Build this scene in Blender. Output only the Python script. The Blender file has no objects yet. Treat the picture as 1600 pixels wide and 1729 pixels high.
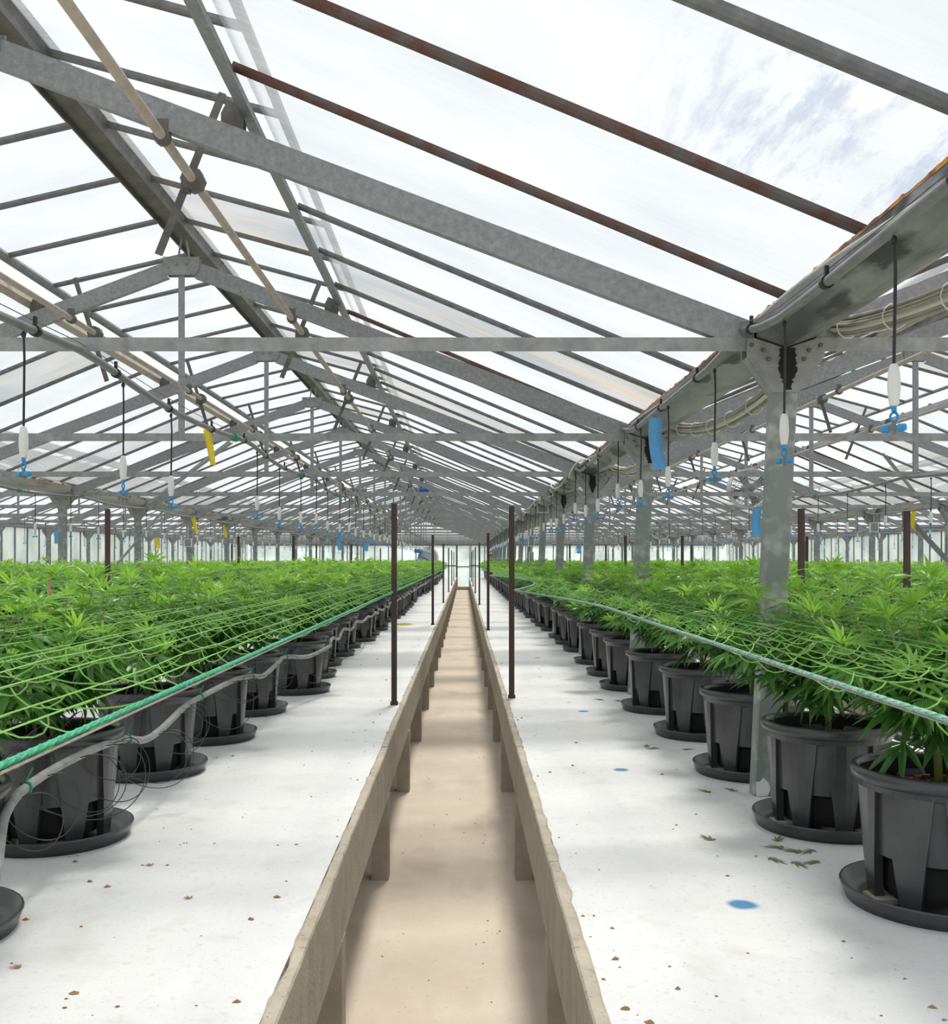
import bpy, math, random
import numpy as np
from mathutils import Vector, Matrix
C = bpy.context.scene
COL = C.collection
PI = math.pi
random.seed(7)
RNG = np.random.default_rng(7)

# ------------------------------------------------------------------ camera, sky, sun, exposure
FPX, VPX, VPY, W, H = 1700.0, 783.0, 946.0, 1600.0, 1729.0
EYE = 1.585
cam_d = bpy.data.cameras.new('camera')
cam = bpy.data.objects.new('camera', cam_d); COL.objects.link(cam)
cam.location = (0, 0, EYE); cam.rotation_euler = (PI / 2, 0, 0)
cam_d.sensor_fit = 'HORIZONTAL'; cam_d.sensor_width = 36.0
cam_d.lens = FPX / W * 36.0
cam_d.shift_x = (W / 2 - VPX) / W
cam_d.shift_y = (VPY - H / 2) / W
cam_d.clip_start = 0.02; cam_d.clip_end = 400
C.camera = cam

world = bpy.data.worlds.new('World'); C.world = world; world.use_nodes = True
wb = world.node_tree.nodes['Background']
wb.inputs[0].default_value = (0.93, 0.96, 1.0, 1)
wb.inputs[1].default_value = 0.95
sun_d = bpy.data.lights.new('sun', 'SUN'); sun_d.energy = 4.7; sun_d.angle = math.radians(10.0)
sun_d.color = (1.0, 0.945, 0.86)
sun = bpy.data.objects.new('sun', sun_d); COL.objects.link(sun)
sun_dir = Vector((0.10, 0.45, 1.0)).normalized()          # towards the sun
sun.rotation_euler = sun_dir.to_track_quat('Z', 'Y').to_euler()
sun.location = (2, 9, 20)
C.view_settings.view_transform = 'Standard'; C.view_settings.look = 'None'
C.view_settings.exposure = 0.24; C.view_settings.gamma = 1.0; C.view_settings.use_curve_mapping = False
try:
    cy = C.cycles
    cy.use_denoising = True
    cy.max_bounces = 7; cy.diffuse_bounces = 4; cy.glossy_bounces = 2; cy.transmission_bounces = 4
    cy.transparent_max_bounces = 12; cy.caustics_reflective = False; cy.caustics_refractive = False
    cy.sample_clamp_indirect = 6.0
    cy.use_adaptive_sampling = True; cy.adaptive_threshold = 0.02
except Exception:
    pass

# ------------------------------------------------------------------ materials
def mat(name, col, rough=0.6, metal=0.0, noise=None, spec=0.5, bump=0.0, bscale=60, col2=None, nscale=8, lo=.35, hi=.65, detail=5, stretch=(1, 1, 1), extra=None):
    m = bpy.data.materials.new(name); m.use_nodes = True
    nt = m.node_tree; b = nt.nodes['Principled BSDF']
    b.inputs['Base Color'].default_value = (*col, 1); b.inputs['Roughness'].default_value = rough
    b.inputs['Metallic'].default_value = metal; b.inputs['Specular IOR Level'].default_value = spec
    tc = nt.nodes.new('ShaderNodeTexCoord'); mp = nt.nodes.new('ShaderNodeMapping')
    mp.inputs['Scale'].default_value = stretch
    nt.links.new(tc.outputs['Object'], mp.inputs['Vector'])
    if col2 is not None:
        n = nt.nodes.new('ShaderNodeTexNoise'); n.inputs['Scale'].default_value = nscale; n.inputs['Detail'].default_value = detail
        n.inputs['Roughness'].default_value = .65
        nt.links.new(mp.outputs[0], n.inputs['Vector'])
        r = nt.nodes.new('ShaderNodeValToRGB')
        r.color_ramp.elements[0].position = lo; r.color_ramp.elements[1].position = hi
        r.color_ramp.elements[0].color = (*col, 1); r.color_ramp.elements[1].color = (*col2, 1)
        nt.links.new(n.outputs['Fac'], r.inputs[0]); nt.links.new(r.outputs[0], b.inputs['Base Color'])
        m['ramp'] = r.name
    if bump:
        n2 = nt.nodes.new('ShaderNodeTexNoise'); n2.inputs['Scale'].default_value = bscale; n2.inputs['Detail'].default_value = 3
        nt.links.new(mp.outputs[0], n2.inputs['Vector'])
        bp = nt.nodes.new('ShaderNodeBump'); bp.inputs['Strength'].default_value = bump; bp.inputs['Distance'].default_value = .01
        nt.links.new(n2.outputs['Fac'], bp.inputs['Height']); nt.links.new(bp.outputs[0], b.inputs['Normal'])
    return m

def over(m, mask_builder, col):
    """lay another colour over a material's base colour where the mask is 1"""
    nt = m.node_tree; b = nt.nodes['Principled BSDF']
    mx = nt.nodes.new('ShaderNodeMix'); mx.data_type = 'RGBA'
    lk = b.inputs['Base Color'].links
    if lk: nt.links.new(lk[0].from_socket, mx.inputs[6])
    else: mx.inputs[6].default_value = b.inputs['Base Color'].default_value
    mx.inputs[7].default_value = (*col, 1)
    nt.links.new(mask_builder(nt), mx.inputs[0]); nt.links.new(mx.outputs[2], b.inputs['Base Color'])

def noise_mask(scale, lo, hi, detail=4, stretch=(1, 1, 1)):
    def f(nt):
        tc = nt.nodes.new('ShaderNodeTexCoord'); mp = nt.nodes.new('ShaderNodeMapping'); mp.inputs['Scale'].default_value = stretch
        n = nt.nodes.new('ShaderNodeTexNoise'); n.inputs['Scale'].default_value = scale; n.inputs['Detail'].default_value = detail
        r = nt.nodes.new('ShaderNodeMapRange'); r.inputs[1].default_value = lo; r.inputs[2].default_value = hi
        nt.links.new(tc.outputs['Object'], mp.inputs[0]); nt.links.new(mp.outputs[0], n.inputs['Vector'])
        nt.links.new(n.outputs['Fac'], r.inputs[0]); return r.outputs[0]
    return f

def spot_mask(x, y, r, sy=1.0):
    def f(nt):
        tc = nt.nodes.new('ShaderNodeTexCoord'); mp = nt.nodes.new('ShaderNodeMapping')
        mp.inputs['Location'].default_value = (-x, -y / sy, 0); mp.inputs['Scale'].default_value = (1, 1 / sy, 0)
        n = nt.nodes.new('ShaderNodeTexNoise'); n.inputs['Scale'].default_value = 30
        ln = nt.nodes.new('ShaderNodeVectorMath'); ln.operation = 'LENGTH'
        ad = nt.nodes.new('ShaderNodeMath'); ad.operation = 'MULTIPLY_ADD'; ad.inputs[1].default_value = r * .35
        nt.links.new(tc.outputs['Object'], mp.inputs[0]); nt.links.new(tc.outputs['Object'], n.inputs['Vector'])
        nt.links.new(mp.outputs[0], ln.inputs[0]); nt.links.new(n.outputs['Fac'], ad.inputs[0]); nt.links.new(ln.outputs['Value'], ad.inputs[2])
        mr = nt.nodes.new('ShaderNodeMapRange'); mr.inputs[1].default_value = r * 1.3; mr.inputs[2].default_value = r * .85
        nt.links.new(ad.outputs[0], mr.inputs[0]); return mr.outputs[0]
    return f

M = {}
M['galv'] = mat('galvanised', (.21, .222, .23), .5, .25, col2=(.34, .352, .36), nscale=38, lo=.3, hi=.7, bump=.05)
M['galv_pale'] = mat('galvanised_pale', (.235, .245, .245), .6, .15, col2=(.37, .38, .375), nscale=14, lo=.35, hi=.7, bump=.05)
M['post'] = mat('post_paint', (.24, .265, .255), .55, .2, col2=(.46, .48, .465), nscale=11, lo=.5, hi=.7, detail=2, bump=.05)
M['bar'] = mat('glazing_bar_steel', (.13, .135, .14), .5, .2, col2=(.21, .215, .22), nscale=20)
M['rustbar'] = mat('rusty_bar', (.12, .055, .04), .8, .1, col2=(.12, .12, .12), nscale=7, lo=.42, hi=.6)
M['gutter'] = mat('gutter_steel', (.30, .315, .325), .35, .35, col2=(.13, .135, .14), nscale=3.0, lo=.45, hi=.62, stretch=(1, .5, 2))
over(M['gutter'], noise_mask(2.2, .555, .60, 5, (2, .6, 1)), (.03, .03, .032))
over(M['gutter'], noise_mask(1.4, .60, .72, 4, (2, .5, 1)), (.40, .40, .38))
M['gutter_pale'] = mat('gutter_pale', (.40, .39, .36), .55, .1, col2=(.26, .255, .235), nscale=3, lo=.45, hi=.65, stretch=(1, .5, 2))
over(M['gutter_pale'], noise_mask(2.0, .60, .65, 5, (2, .6, 1)), (.05, .045, .04))
M['rust'] = mat('rust', (.72, .30, .06), .9, 0, col2=(.25, .10, .04), nscale=14, lo=.45, hi=.6)
M['tar'] = mat('tar', (.008, .008, .009), .8)
M['ridge'] = mat('ridge_steel', (.12, .12, .115), .6, .2, col2=(.19, .185, .175), nscale=10)
M['cream'] = mat('cream_pipe', (.50, .45, .38), .5, .05, col2=(.38, .34, .29), nscale=12)
M['castiron'] = mat('cast_box', (.10, .10, .10), .6, .2, col2=(.17, .16, .145), nscale=20)
M['pvc'] = mat('grey_pipe', (.15, .155, .16), .35, 0, col2=(.22, .22, .225), nscale=10)
M['black'] = mat('black_plastic', (.012, .013, .015), .45)
M['potblack'] = mat('pot_black', (.040, .041, .045), .30, 0, col2=(.062, .063, .067), nscale=9, bump=.03, spec=.6)
M['potinner'] = mat('pot_inner', (.008, .008, .008), .8)
M['soil'] = mat('soil', (.30, .15, .075), .95, 0, col2=(.09, .045, .025), nscale=45, bump=1.0, bscale=70)
M['stem'] = mat('stem_green', (.22, .30, .08), .6)
M['white'] = mat('white_plastic', (.78, .78, .77), .5)
M['blue'] = mat('blue_plastic', (.02, .30, .68), .45)
M['bluecard'] = mat('blue_card', (.10, .36, .72), .6, 0, col2=(.14, .42, .78), nscale=40)
M['yellow'] = mat('yellow_card', (.85, .66, .03), .6)
M['green'] = mat('green_plastic', (.02, .28, .17), .5)
M['rope'] = mat('green_rope', (.03, .34, .18), .8, 0, col2=(.10, .46, .28), nscale=120, lo=.4, hi=.6)
M['ropecore'] = mat('grey_cord', (.45, .5, .47), .8, 0, col2=(.1, .45, .3), nscale=90, lo=.45, hi=.6)
M['net'] = mat('net_green', (.20, .45, .09), .7)
M['stake'] = mat('stake_rust', (.10, .062, .05), .75, .2, col2=(.06, .04, .035), nscale=14, stretch=(1, 1, .3))
M['cable'] = mat('cable_beige', (.42, .39, .33), .6, 0, col2=(.30, .28, .24), nscale=10)
M['cablewhite'] = mat('cable_white', (.66, .65, .62), .5)
M['hose'] = mat('drip_hose', (.22, .225, .23), .45, 0, col2=(.36, .36, .35), nscale=25)
M['tube'] = mat('drip_tube', (.05, .052, .055), .4)
M['concrete'] = mat('concrete', (.40, .345, .27), .9, 0, col2=(.50, .45, .37), nscale=7, bump=.3, bscale=90)
over(M['concrete'], noise_mask(16, .60, .74, 5, (1, 1.5, .25)), (.30, .25, .19))
over(M['concrete'], noise_mask(60, .66, .72, 3), (.22, .18, .14))
M['concrete_raw'] = mat('concrete_leg', (.36, .32, .26), .92, 0, col2=(.46, .41, .34), nscale=6, bump=.3, bscale=60)
M['floor'] = mat('floor_concrete', (.64, .54, .43), .85, 0, col2=(.73, .63, .52), nscale=2.2, bump=.2, bscale=120, lo=.3, hi=.7)
over(M['floor'], noise_mask(55, .64, .74, 5), (.45, .36, .27))
over(M['floor'], noise_mask(1.3, .55, .75, 5, (2, 1, 1)), (.54, .45, .355))
M['benchtop'] = mat('bench_white', (.69, .69, .70), .8, 0, col2=(.735, .735, .745), nscale=3, bump=.15, bscale=160)
over(M['benchtop'], noise_mask(140, .665, .72, 3), (.48, .47, .46))
over(M['benchtop'], noise_mask(7, .56, .78, 6), (.62, .615, .61))
over(M['benchtop'], noise_mask(38, .58, .75, 6), (.615, .61, .61))
for (x, y, r) in ((.752, 2.72, .042), (.697, 4.47, .036), (.737, 6.2, .036), (.70, 9.6, .035)):
    over(M['benchtop'], spot_mask(x, y, r), (.065, .235, .45))
over(M['benchtop'], spot_mask(-.885, 14.6, .16, 2.0), (.35, .33, .02))
M['motor'] = mat('motor_grey', (.25, .25, .25), .5, .3)
M['motorblue'] = mat('motor_blue', (.01, .10, .42), .45)
M['fan'] = mat('fan_steel', (.55, .56, .57), .45, .3)
M['red'] = mat('red_paint', (.55, .03, .03), .5)
M['litter'] = mat('dry_leaf', (.40, .20, .085), .9, 0, col2=(.25, .15, .05), nscale=15)
M['litter_green'] = mat('wilted_leaf', (.14, .16, .045), .9, 0, col2=(.24, .19, .07), nscale=20)

def sheet_mat(name, transp, stain=False, streaked=False, tint=(.97, .98, .98), base=(.46, .475, .49), ripple=True):
    m = bpy.data.materials.new(name); m.use_nodes = True; nt = m.node_tree
    nt.nodes.remove(nt.nodes['Principled BSDF']); out = nt.nodes['Material Output']
    tr = nt.nodes.new('ShaderNodeBsdfTransparent'); tr.inputs[0].default_value = (*tint, 1)
    tl = nt.nodes.new('ShaderNodeBsdfTranslucent'); df = nt.nodes.new('ShaderNodeBsdfDiffuse')
    tc = nt.nodes.new('ShaderNodeTexCoord'); oi = nt.nodes.new('ShaderNodeObjectInfo')
    ad = nt.nodes.new('ShaderNodeVectorMath'); ad.operation = 'MULTIPLY_ADD'
    ad.inputs[1].default_value = (1, 1, 1)
    nt.links.new(tc.outputs['Object'], ad.inputs[0]); nt.links.new(oi.outputs['Location'], ad.inputs[2])
    mp = nt.nodes.new('ShaderNodeMapping'); mp.inputs['Scale'].default_value = (1.0, 1.6, 1.0)
    nt.links.new(ad.outputs[0], mp.inputs[0])
    n = nt.nodes.new('ShaderNodeTexNoise'); n.inputs['Scale'].default_value = 1.1; n.inputs['Detail'].default_value = 5
    nt.links.new(mp.outputs[0], n.inputs['Vector'])
    cr = nt.nodes.new('ShaderNodeValToRGB'); cr.color_ramp.elements[0].position = .33; cr.color_ramp.elements[1].position = .62
    cr.color_ramp.elements[0].color = (base[0] * .72, base[1] * .77, base[2] * .79, 1); cr.color_ramp.elements[1].color = (*base, 1)
    nt.links.new(n.outputs['Fac'], cr.inputs[0]); col = cr.outputs[0]
    if stain:
        mp2 = nt.nodes.new('ShaderNodeMapping'); mp2.inputs['Scale'].default_value = (.5, 9, .5)
        nt.links.new(ad.outputs[0], mp2.inputs[0])
        n2 = nt.nodes.new('ShaderNodeTexNoise'); n2.inputs['Scale'].default_value = 1.0; n2.inputs['Detail'].default_value = 4
        nt.links.new(mp2.outputs[0], n2.inputs['Vector'])
        mr = nt.nodes.new('ShaderNodeMapRange'); mr.inputs[1].default_value = .52; mr.inputs[2].default_value = .74; mr.inputs[4].default_value = .8
        nt.links.new(n2.outputs['Fac'], mr.inputs[0])
        mx = nt.nodes.new('ShaderNodeMix'); mx.data_type = 'RGBA'; mx.inputs[7].default_value = (.62, .45, .22, 1)
        nt.links.new(mr.outputs[0], mx.inputs[0]); nt.links.new(col, mx.inputs[6]); col = mx.outputs[2]
    if streaked:                                                                # darker bluish streaks near the low edge of the sheet
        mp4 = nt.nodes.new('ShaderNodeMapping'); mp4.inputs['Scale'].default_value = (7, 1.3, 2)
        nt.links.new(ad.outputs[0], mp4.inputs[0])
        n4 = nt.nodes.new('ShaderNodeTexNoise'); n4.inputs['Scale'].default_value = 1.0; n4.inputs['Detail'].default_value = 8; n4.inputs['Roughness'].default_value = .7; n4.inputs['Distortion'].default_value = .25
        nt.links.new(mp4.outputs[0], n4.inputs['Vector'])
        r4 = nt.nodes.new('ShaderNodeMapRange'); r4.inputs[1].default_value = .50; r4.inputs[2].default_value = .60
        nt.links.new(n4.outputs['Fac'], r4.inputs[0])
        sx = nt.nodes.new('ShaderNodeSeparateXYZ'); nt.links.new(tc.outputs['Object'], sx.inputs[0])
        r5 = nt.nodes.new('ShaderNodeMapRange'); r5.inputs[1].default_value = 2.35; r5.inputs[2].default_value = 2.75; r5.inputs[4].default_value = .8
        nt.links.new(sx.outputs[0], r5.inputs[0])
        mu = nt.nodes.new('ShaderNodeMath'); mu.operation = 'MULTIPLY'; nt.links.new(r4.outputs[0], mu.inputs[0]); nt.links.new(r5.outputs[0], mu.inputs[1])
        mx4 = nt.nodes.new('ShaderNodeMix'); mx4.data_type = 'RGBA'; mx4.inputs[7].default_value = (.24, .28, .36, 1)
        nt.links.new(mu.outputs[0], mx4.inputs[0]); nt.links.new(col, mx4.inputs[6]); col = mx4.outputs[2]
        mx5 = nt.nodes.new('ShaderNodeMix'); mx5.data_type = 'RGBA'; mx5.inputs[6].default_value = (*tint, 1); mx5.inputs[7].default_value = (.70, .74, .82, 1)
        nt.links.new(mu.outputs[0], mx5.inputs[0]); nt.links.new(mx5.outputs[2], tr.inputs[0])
    nt.links.new(col, tl.inputs[0]); nt.links.new(col, df.inputs[0])
    if stain: nt.links.new(col, tr.inputs[0])
    if ripple:
        mp3 = nt.nodes.new('ShaderNodeMapping'); mp3.inputs['Scale'].default_value = (4, 60, 4)
        nt.links.new(ad.outputs[0], mp3.inputs[0])
        n3 = nt.nodes.new('ShaderNodeTexNoise'); n3.inputs['Scale'].default_value = 1.0; n3.inputs['Detail'].default_value = 2
        nt.links.new(mp3.outputs[0], n3.inputs['Vector'])
    m1 = nt.nodes.new('ShaderNodeMixShader'); m1.inputs[0].default_value = .18
    nt.links.new(tl.outputs[0], m1.inputs[1]); nt.links.new(df.outputs[0], m1.inputs[2])
    m2 = nt.nodes.new('ShaderNodeMixShader')
    if ripple:
        mr2 = nt.nodes.new('ShaderNodeMapRange'); mr2.inputs[3].default_value = 1 - transp - .07; mr2.inputs[4].default_value = 1 - transp + .07
        mr2.inputs[1].default_value = .3; mr2.inputs[2].default_value = .7
        nt.links.new(n3.outputs['Fac'], mr2.inputs[0]); nt.links.new(mr2.outputs[0], m2.inputs[0])
    else:
        m2.inputs[0].default_value = 1 - transp
    nt.links.new(tr.outputs[0], m2.inputs[1]); nt.links.new(m1.outputs[0], m2.inputs[2]); nt.links.new(m2.outputs[0], out.inputs[0])
    return m
M['sheet'] = sheet_mat('roof_sheet', .5)
M['sheet_stain'] = sheet_mat('roof_sheet_stained', .47, True)
M['sheet_streaked'] = sheet_mat('roof_sheet_streaked', .5, streaked=True)
M['wallsheet'] = sheet_mat('wall_sheet', .25, base=(.76, .82, .81), tint=(.90, .96, .955), ripple=False)

def leaf_mat():
    m = bpy.data.materials.new('leaf_green'); m.use_nodes = True; nt = m.node_tree
    b = nt.nodes['Principled BSDF']; out = nt.nodes['Material Output']
    at = nt.nodes.new('ShaderNodeAttribute'); at.attribute_name = 'tone'
    cr = nt.nodes.new('ShaderNodeValToRGB'); e = cr.color_ramp.elements
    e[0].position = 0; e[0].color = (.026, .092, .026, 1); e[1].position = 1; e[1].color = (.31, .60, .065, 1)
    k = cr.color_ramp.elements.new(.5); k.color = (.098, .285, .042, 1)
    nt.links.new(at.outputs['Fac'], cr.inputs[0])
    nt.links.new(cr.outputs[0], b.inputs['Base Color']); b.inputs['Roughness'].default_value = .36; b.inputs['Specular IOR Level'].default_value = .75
    tl = nt.nodes.new('ShaderNodeBsdfTranslucent')
    hs = nt.nodes.new('ShaderNodeHueSaturation'); hs.inputs['Value'].default_value = 1.5; hs.inputs['Hue'].default_value = .485
    nt.links.new(cr.outputs[0], hs.inputs['Color']); nt.links.new(hs.outputs[0], tl.inputs[0])
    mx = nt.nodes.new('ShaderNodeMixShader'); mx.inputs[0].default_value = .38
    nt.links.new(b.outputs[0], mx.inputs[1]); nt.links.new(tl.outputs[0], mx.inputs[2]); nt.links.new(mx.outputs[0], out.inputs[0])
    return m
M['leaf'] = leaf_mat()

# ------------------------------------------------------------------ mesh helpers
class MB:
    def __init__(s): s.v = []; s.f = []; s.tone = None
    def add(s, vs, fs):
        n = len(s.v); s.v += [tuple(p) for p in vs]; s.f += [tuple(i + n for i in f) for f in fs]; return s
    def box(s, x0, x1, y0, y1, z0, z1):
        v = [(x0, y0, z0), (x1, y0, z0), (x1, y1, z0), (x0, y1, z0), (x0, y0, z1), (x1, y0, z1), (x1, y1, z1), (x0, y1, z1)]
        return s.add(v, [(3, 2, 1, 0), (4, 5, 6, 7), (0, 1, 5, 4), (1, 2, 6, 5), (2, 3, 7, 6), (3, 0, 4, 7)])
    def tube(s, pts, r, n=6, caps=True):
        pts = [Vector(p) for p in pts]; m = len(pts)
        rs = r if isinstance(r, (list, tuple)) else [r] * m
        vs = []; up0 = None
        for i, p in enumerate(pts):
            t = (pts[min(i + 1, m - 1)] - pts[max(i - 1, 0)])
            t = t.normalized() if t.length > 1e-9 else Vector((0, 1, 0))
            if up0 is None: up0 = Vector((0, 0, 1)) if abs(t.z) < .9 else Vector((1, 0, 0))
            a = t.cross(up0)
            if a.length < 1e-4: a = t.cross(Vector((0, 1, 0)))
            a.normalize(); b = a.cross(t).normalized()
            up0 = b
            for k in range(n):
                w = 2 * PI * k / n
                vs.append(p + (a * math.cos(w) + b * math.sin(w)) * rs[i])
        fs = []
        for i in range(m - 1):
            for k in range(n):
                fs.append((i * n + k, i * n + (k + 1) % n, (i + 1) * n + (k + 1) % n, (i + 1) * n + k))
        if caps:
            fs.append(tuple(range(n - 1, -1, -1))); fs.append(tuple((m - 1) * n + k for k in range(n)))
        return s.add(vs, fs)
    def lathe(s, prof, n=24, c=(0, 0, 0), axis='z'):
        vs = []; m = len(prof)
        for (r, z) in prof:
            for k in range(n):
                w = 2 * PI * k / n; x, y = r * math.cos(w), r * math.sin(w)
                if axis == 'z': p = (x, y, z)
                elif axis == 'y': p = (x, z, y)
                else: p = (z, x, y)
                vs.append((p[0] + c[0], p[1] + c[1], p[2] + c[2]))
        fs = [(i * n + k, i * n + (k + 1) % n, (i + 1) * n + (k + 1) % n, (i + 1) * n + k) for i in range(m - 1) for k in range(n)]
        if axis == 'y': fs = [f[::-1] for f in fs]
        return s.add(vs, fs)
    def prism(s, p0, p1, prof, side, up):
        """extrude the 2-D profile (list of (a,b)) along p0->p1; a runs along side, b along up"""
        p0, p1, side, up = Vector(p0), Vector(p1), Vector(side), Vector(up); n = len(prof)
        vs = [p0 + side * a + up * b for a, b in prof] + [p1 + side * a + up * b for a, b in prof]
        fs = [(i, (i + 1) % n, n + (i + 1) % n, n + i) for i in range(n)] + [tuple(range(n - 1, -1, -1)), tuple(range(n, 2 * n))]
        return s.add(vs, fs)
    def mesh(s, name, m, smooth=False):
        me = bpy.data.meshes.new(name); me.from_pydata(s.v, [], s.f); me.materials.append(m)
        if smooth: me.polygons.foreach_set('use_smooth', [True] * len(me.polygons))
        return me

def link(name, data, parent=None, loc=(0, 0, 0), rot=(0, 0, 0), scale=None):
    o = bpy.data.objects.new(name, data); COL.objects.link(o); o.location = loc; o.rotation_euler = rot
    if scale: o.scale = scale if isinstance(scale, (tuple, list)) else (scale,) * 3
    if parent is not None: o.parent = parent
    return o
def build(mb, name, m, parent=None, smooth=False, **k): return link(name, mb.mesh(name, m, smooth), parent, **k)
def tag(o, label=None, cat=None, group=None, kind=None):
    if label: o['label'] = label
    if cat: o['category'] = cat
    if group: o['group'] = group
    if kind: o['kind'] = kind
    return o
def thing(name, label, cat, loc=(0, 0, 0), group=None, rot=(0, 0, 0)):
    return tag(link(name, None, None, loc, rot), label, cat, group)
def part(o, label=None, kind=None):
    if label: o['label'] = label
    if kind: o['kind'] = kind
    return o

ONES = ['', 'first', 'second', 'third', 'fourth', 'fifth', 'sixth', 'seventh', 'eighth', 'ninth', 'tenth', 'eleventh', 'twelfth', 'thirteenth', 'fourteenth', 'fifteenth', 'sixteenth', 'seventeenth', 'eighteenth', 'nineteenth']
TENS = {2: 'twent', 3: 'thirt', 4: 'fort', 5: 'fift', 6: 'sixt'}
def nth(n):
    if n < 20: return ONES[n]
    return TENS[n // 10] + 'ieth' if n % 10 == 0 else TENS[n // 10] + 'y-' + ONES[n % 10]

Z = lambda h: EYE + h                                                     # h is measured from eye level
BZ = 0.655                                                                # bench surface
PITCH, BARS0, DEPTH = 0.75, 3.06, 55.0
TRUSS_Y = [4 + 3 * k for k in range(17)]
GX = [-11.62, -5.18, 1.265, 7.70, 14.14]                                  # gutter lines
RX = [(GX[i] + GX[i + 1]) / 2 for i in range(4)]                          # ridges
EAVE_H, RIDGE_H = 1.0, 2.32
BAYN = ['bay beyond left posts', 'middle bay over the aisle', 'bay right of nearest post', 'far right bay']

# ------------------------------------------------------------------ setting: floor and walls
fl = MB().box(-30, 34, -9, 62, -.12, 0); tag(build(fl, 'floor', M['floor']), kind='structure')

def wall_side(name, x):
    w = tag(link(name, None), kind='structure')
    pm = MB().box(-.004, .004, -.36, .36, .02, Z(.88)).mesh('wall_panel', M['wallsheet'])
    mm = MB().box(-.025, .025, -.02, .02, 0, Z(.9)).mesh('mullion', M['bar'])
    k0 = 27
    for k in range(k0, 70):
        y = BARS0 + PITCH * k + PITCH / 2 - .0
        if y > DEPTH: break
        link('wall_panel', pm, w, (x, y, 0)); link('mullion', mm, w, (x, y - PITCH / 2, 0))
    b = MB()
    b.box(x - .004, x + .004, -9, BARS0 + PITCH * k0 - .04, .02, Z(.88)); part(build(b, 'near_panel', M['wallsheet'], w), kind='stuff')
    b = MB().box(x - .07, x + .07, -9, DEPTH, Z(.86), Z(1.0)); build(b, 'eave_beam', M['bar'], w)
    b = MB().box(x - .05, x + .05, -9, DEPTH, 0, .22); build(b, 'plinth', M['concrete_raw'], w)
wall_side('wall_left', GX[0] - .12); wall_side('wall_right', GX[4] + .12)

wf = tag(link('wall_far', None), kind='structure')
pm = MB().box(-.36, .36, -.004, .004, .02, Z(.82)).mesh('wall_panel', M['wallsheet'])
mm = MB().box(-.022, .022, -.03, .03, 0, Z(.86)).mesh('mullion', M['bar'])
x = GX[0]
DOOR = (-.42, .34)
xs = []
while x < GX[4]:
    xs.append(x); x += PITCH
for x in xs:
    c = x + PITCH / 2
    link('mullion', mm, wf, (x, DEPTH, 0))
    if DOOR[0] - .3 < c < DOOR[1] + .3: continue
    link('wall_panel', pm, wf, (c, DEPTH, 0))
rl = MB().box(GX[0], DOOR[0], DEPTH - .03, DEPTH + .02, 1.26, 1.31).box(DOOR[1], GX[4], DEPTH - .03, DEPTH + .02, 1.26, 1.31)
build(rl, 'mid_rail', M['bar'], wf)
build(MB().box(GX[0] - .1, GX[4] + .1, DEPTH - .06, DEPTH + .06, Z(.80), Z(.92)), 'eave_beam', M['bar'], wf)
for i in range(4):                                                         # glazed gables
    g = MB(); a, r, b = GX[i], RX[i], GX[i + 1]
    g.add([(a, DEPTH, Z(.9)), (b, DEPTH, Z(.9)), (r, DEPTH, Z(RIDGE_H))], [(0, 1, 2)])
    build(g, 'gable_panel', M['sheet'], wf)
    g = MB()
    for k in range(1, 9):
        xx = a + (b - a) * k / 9; hh = .9 + (RIDGE_H - .9) * (1 - abs(xx - r) / (r - a))
        g.box(xx - .015, xx + .015, DEPTH - .03, DEPTH - .006, Z(.9), Z(hh))
    part(build(g, 'gable_mullion', M['bar'], wf), kind='stuff')
dr = tag(link('door_1', None, None, (-.04, DEPTH, 0)), kind='structure')
fr = MB()
for sx in (-.38, .36): fr.box(sx - .02, sx + .02, -.06, .02, .02, Z(.82))
fr.box(-.38, .36, -.06, .02, 1.22, 1.26).box(-.38, .36, -.06, .02, .02, .12)
build(fr, 'door_frame', M['bar'], dr)
build(MB().box(-.36, .34, -.02, -.012, .12, 1.22), 'door_panel', M['wallsheet'], dr)
build(MB().box(-.36, .34, -.02, -.012, 1.26, Z(.82)), 'door_panel', M['wallsheet'], dr)
stp = build(MB().box(-.40, .32, 53.6, 54.6, 0, .16), 'end_step', M['concrete_raw'])
tag(stp, 'low concrete step closing the far end of the aisle', 'step', kind='structure')

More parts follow.
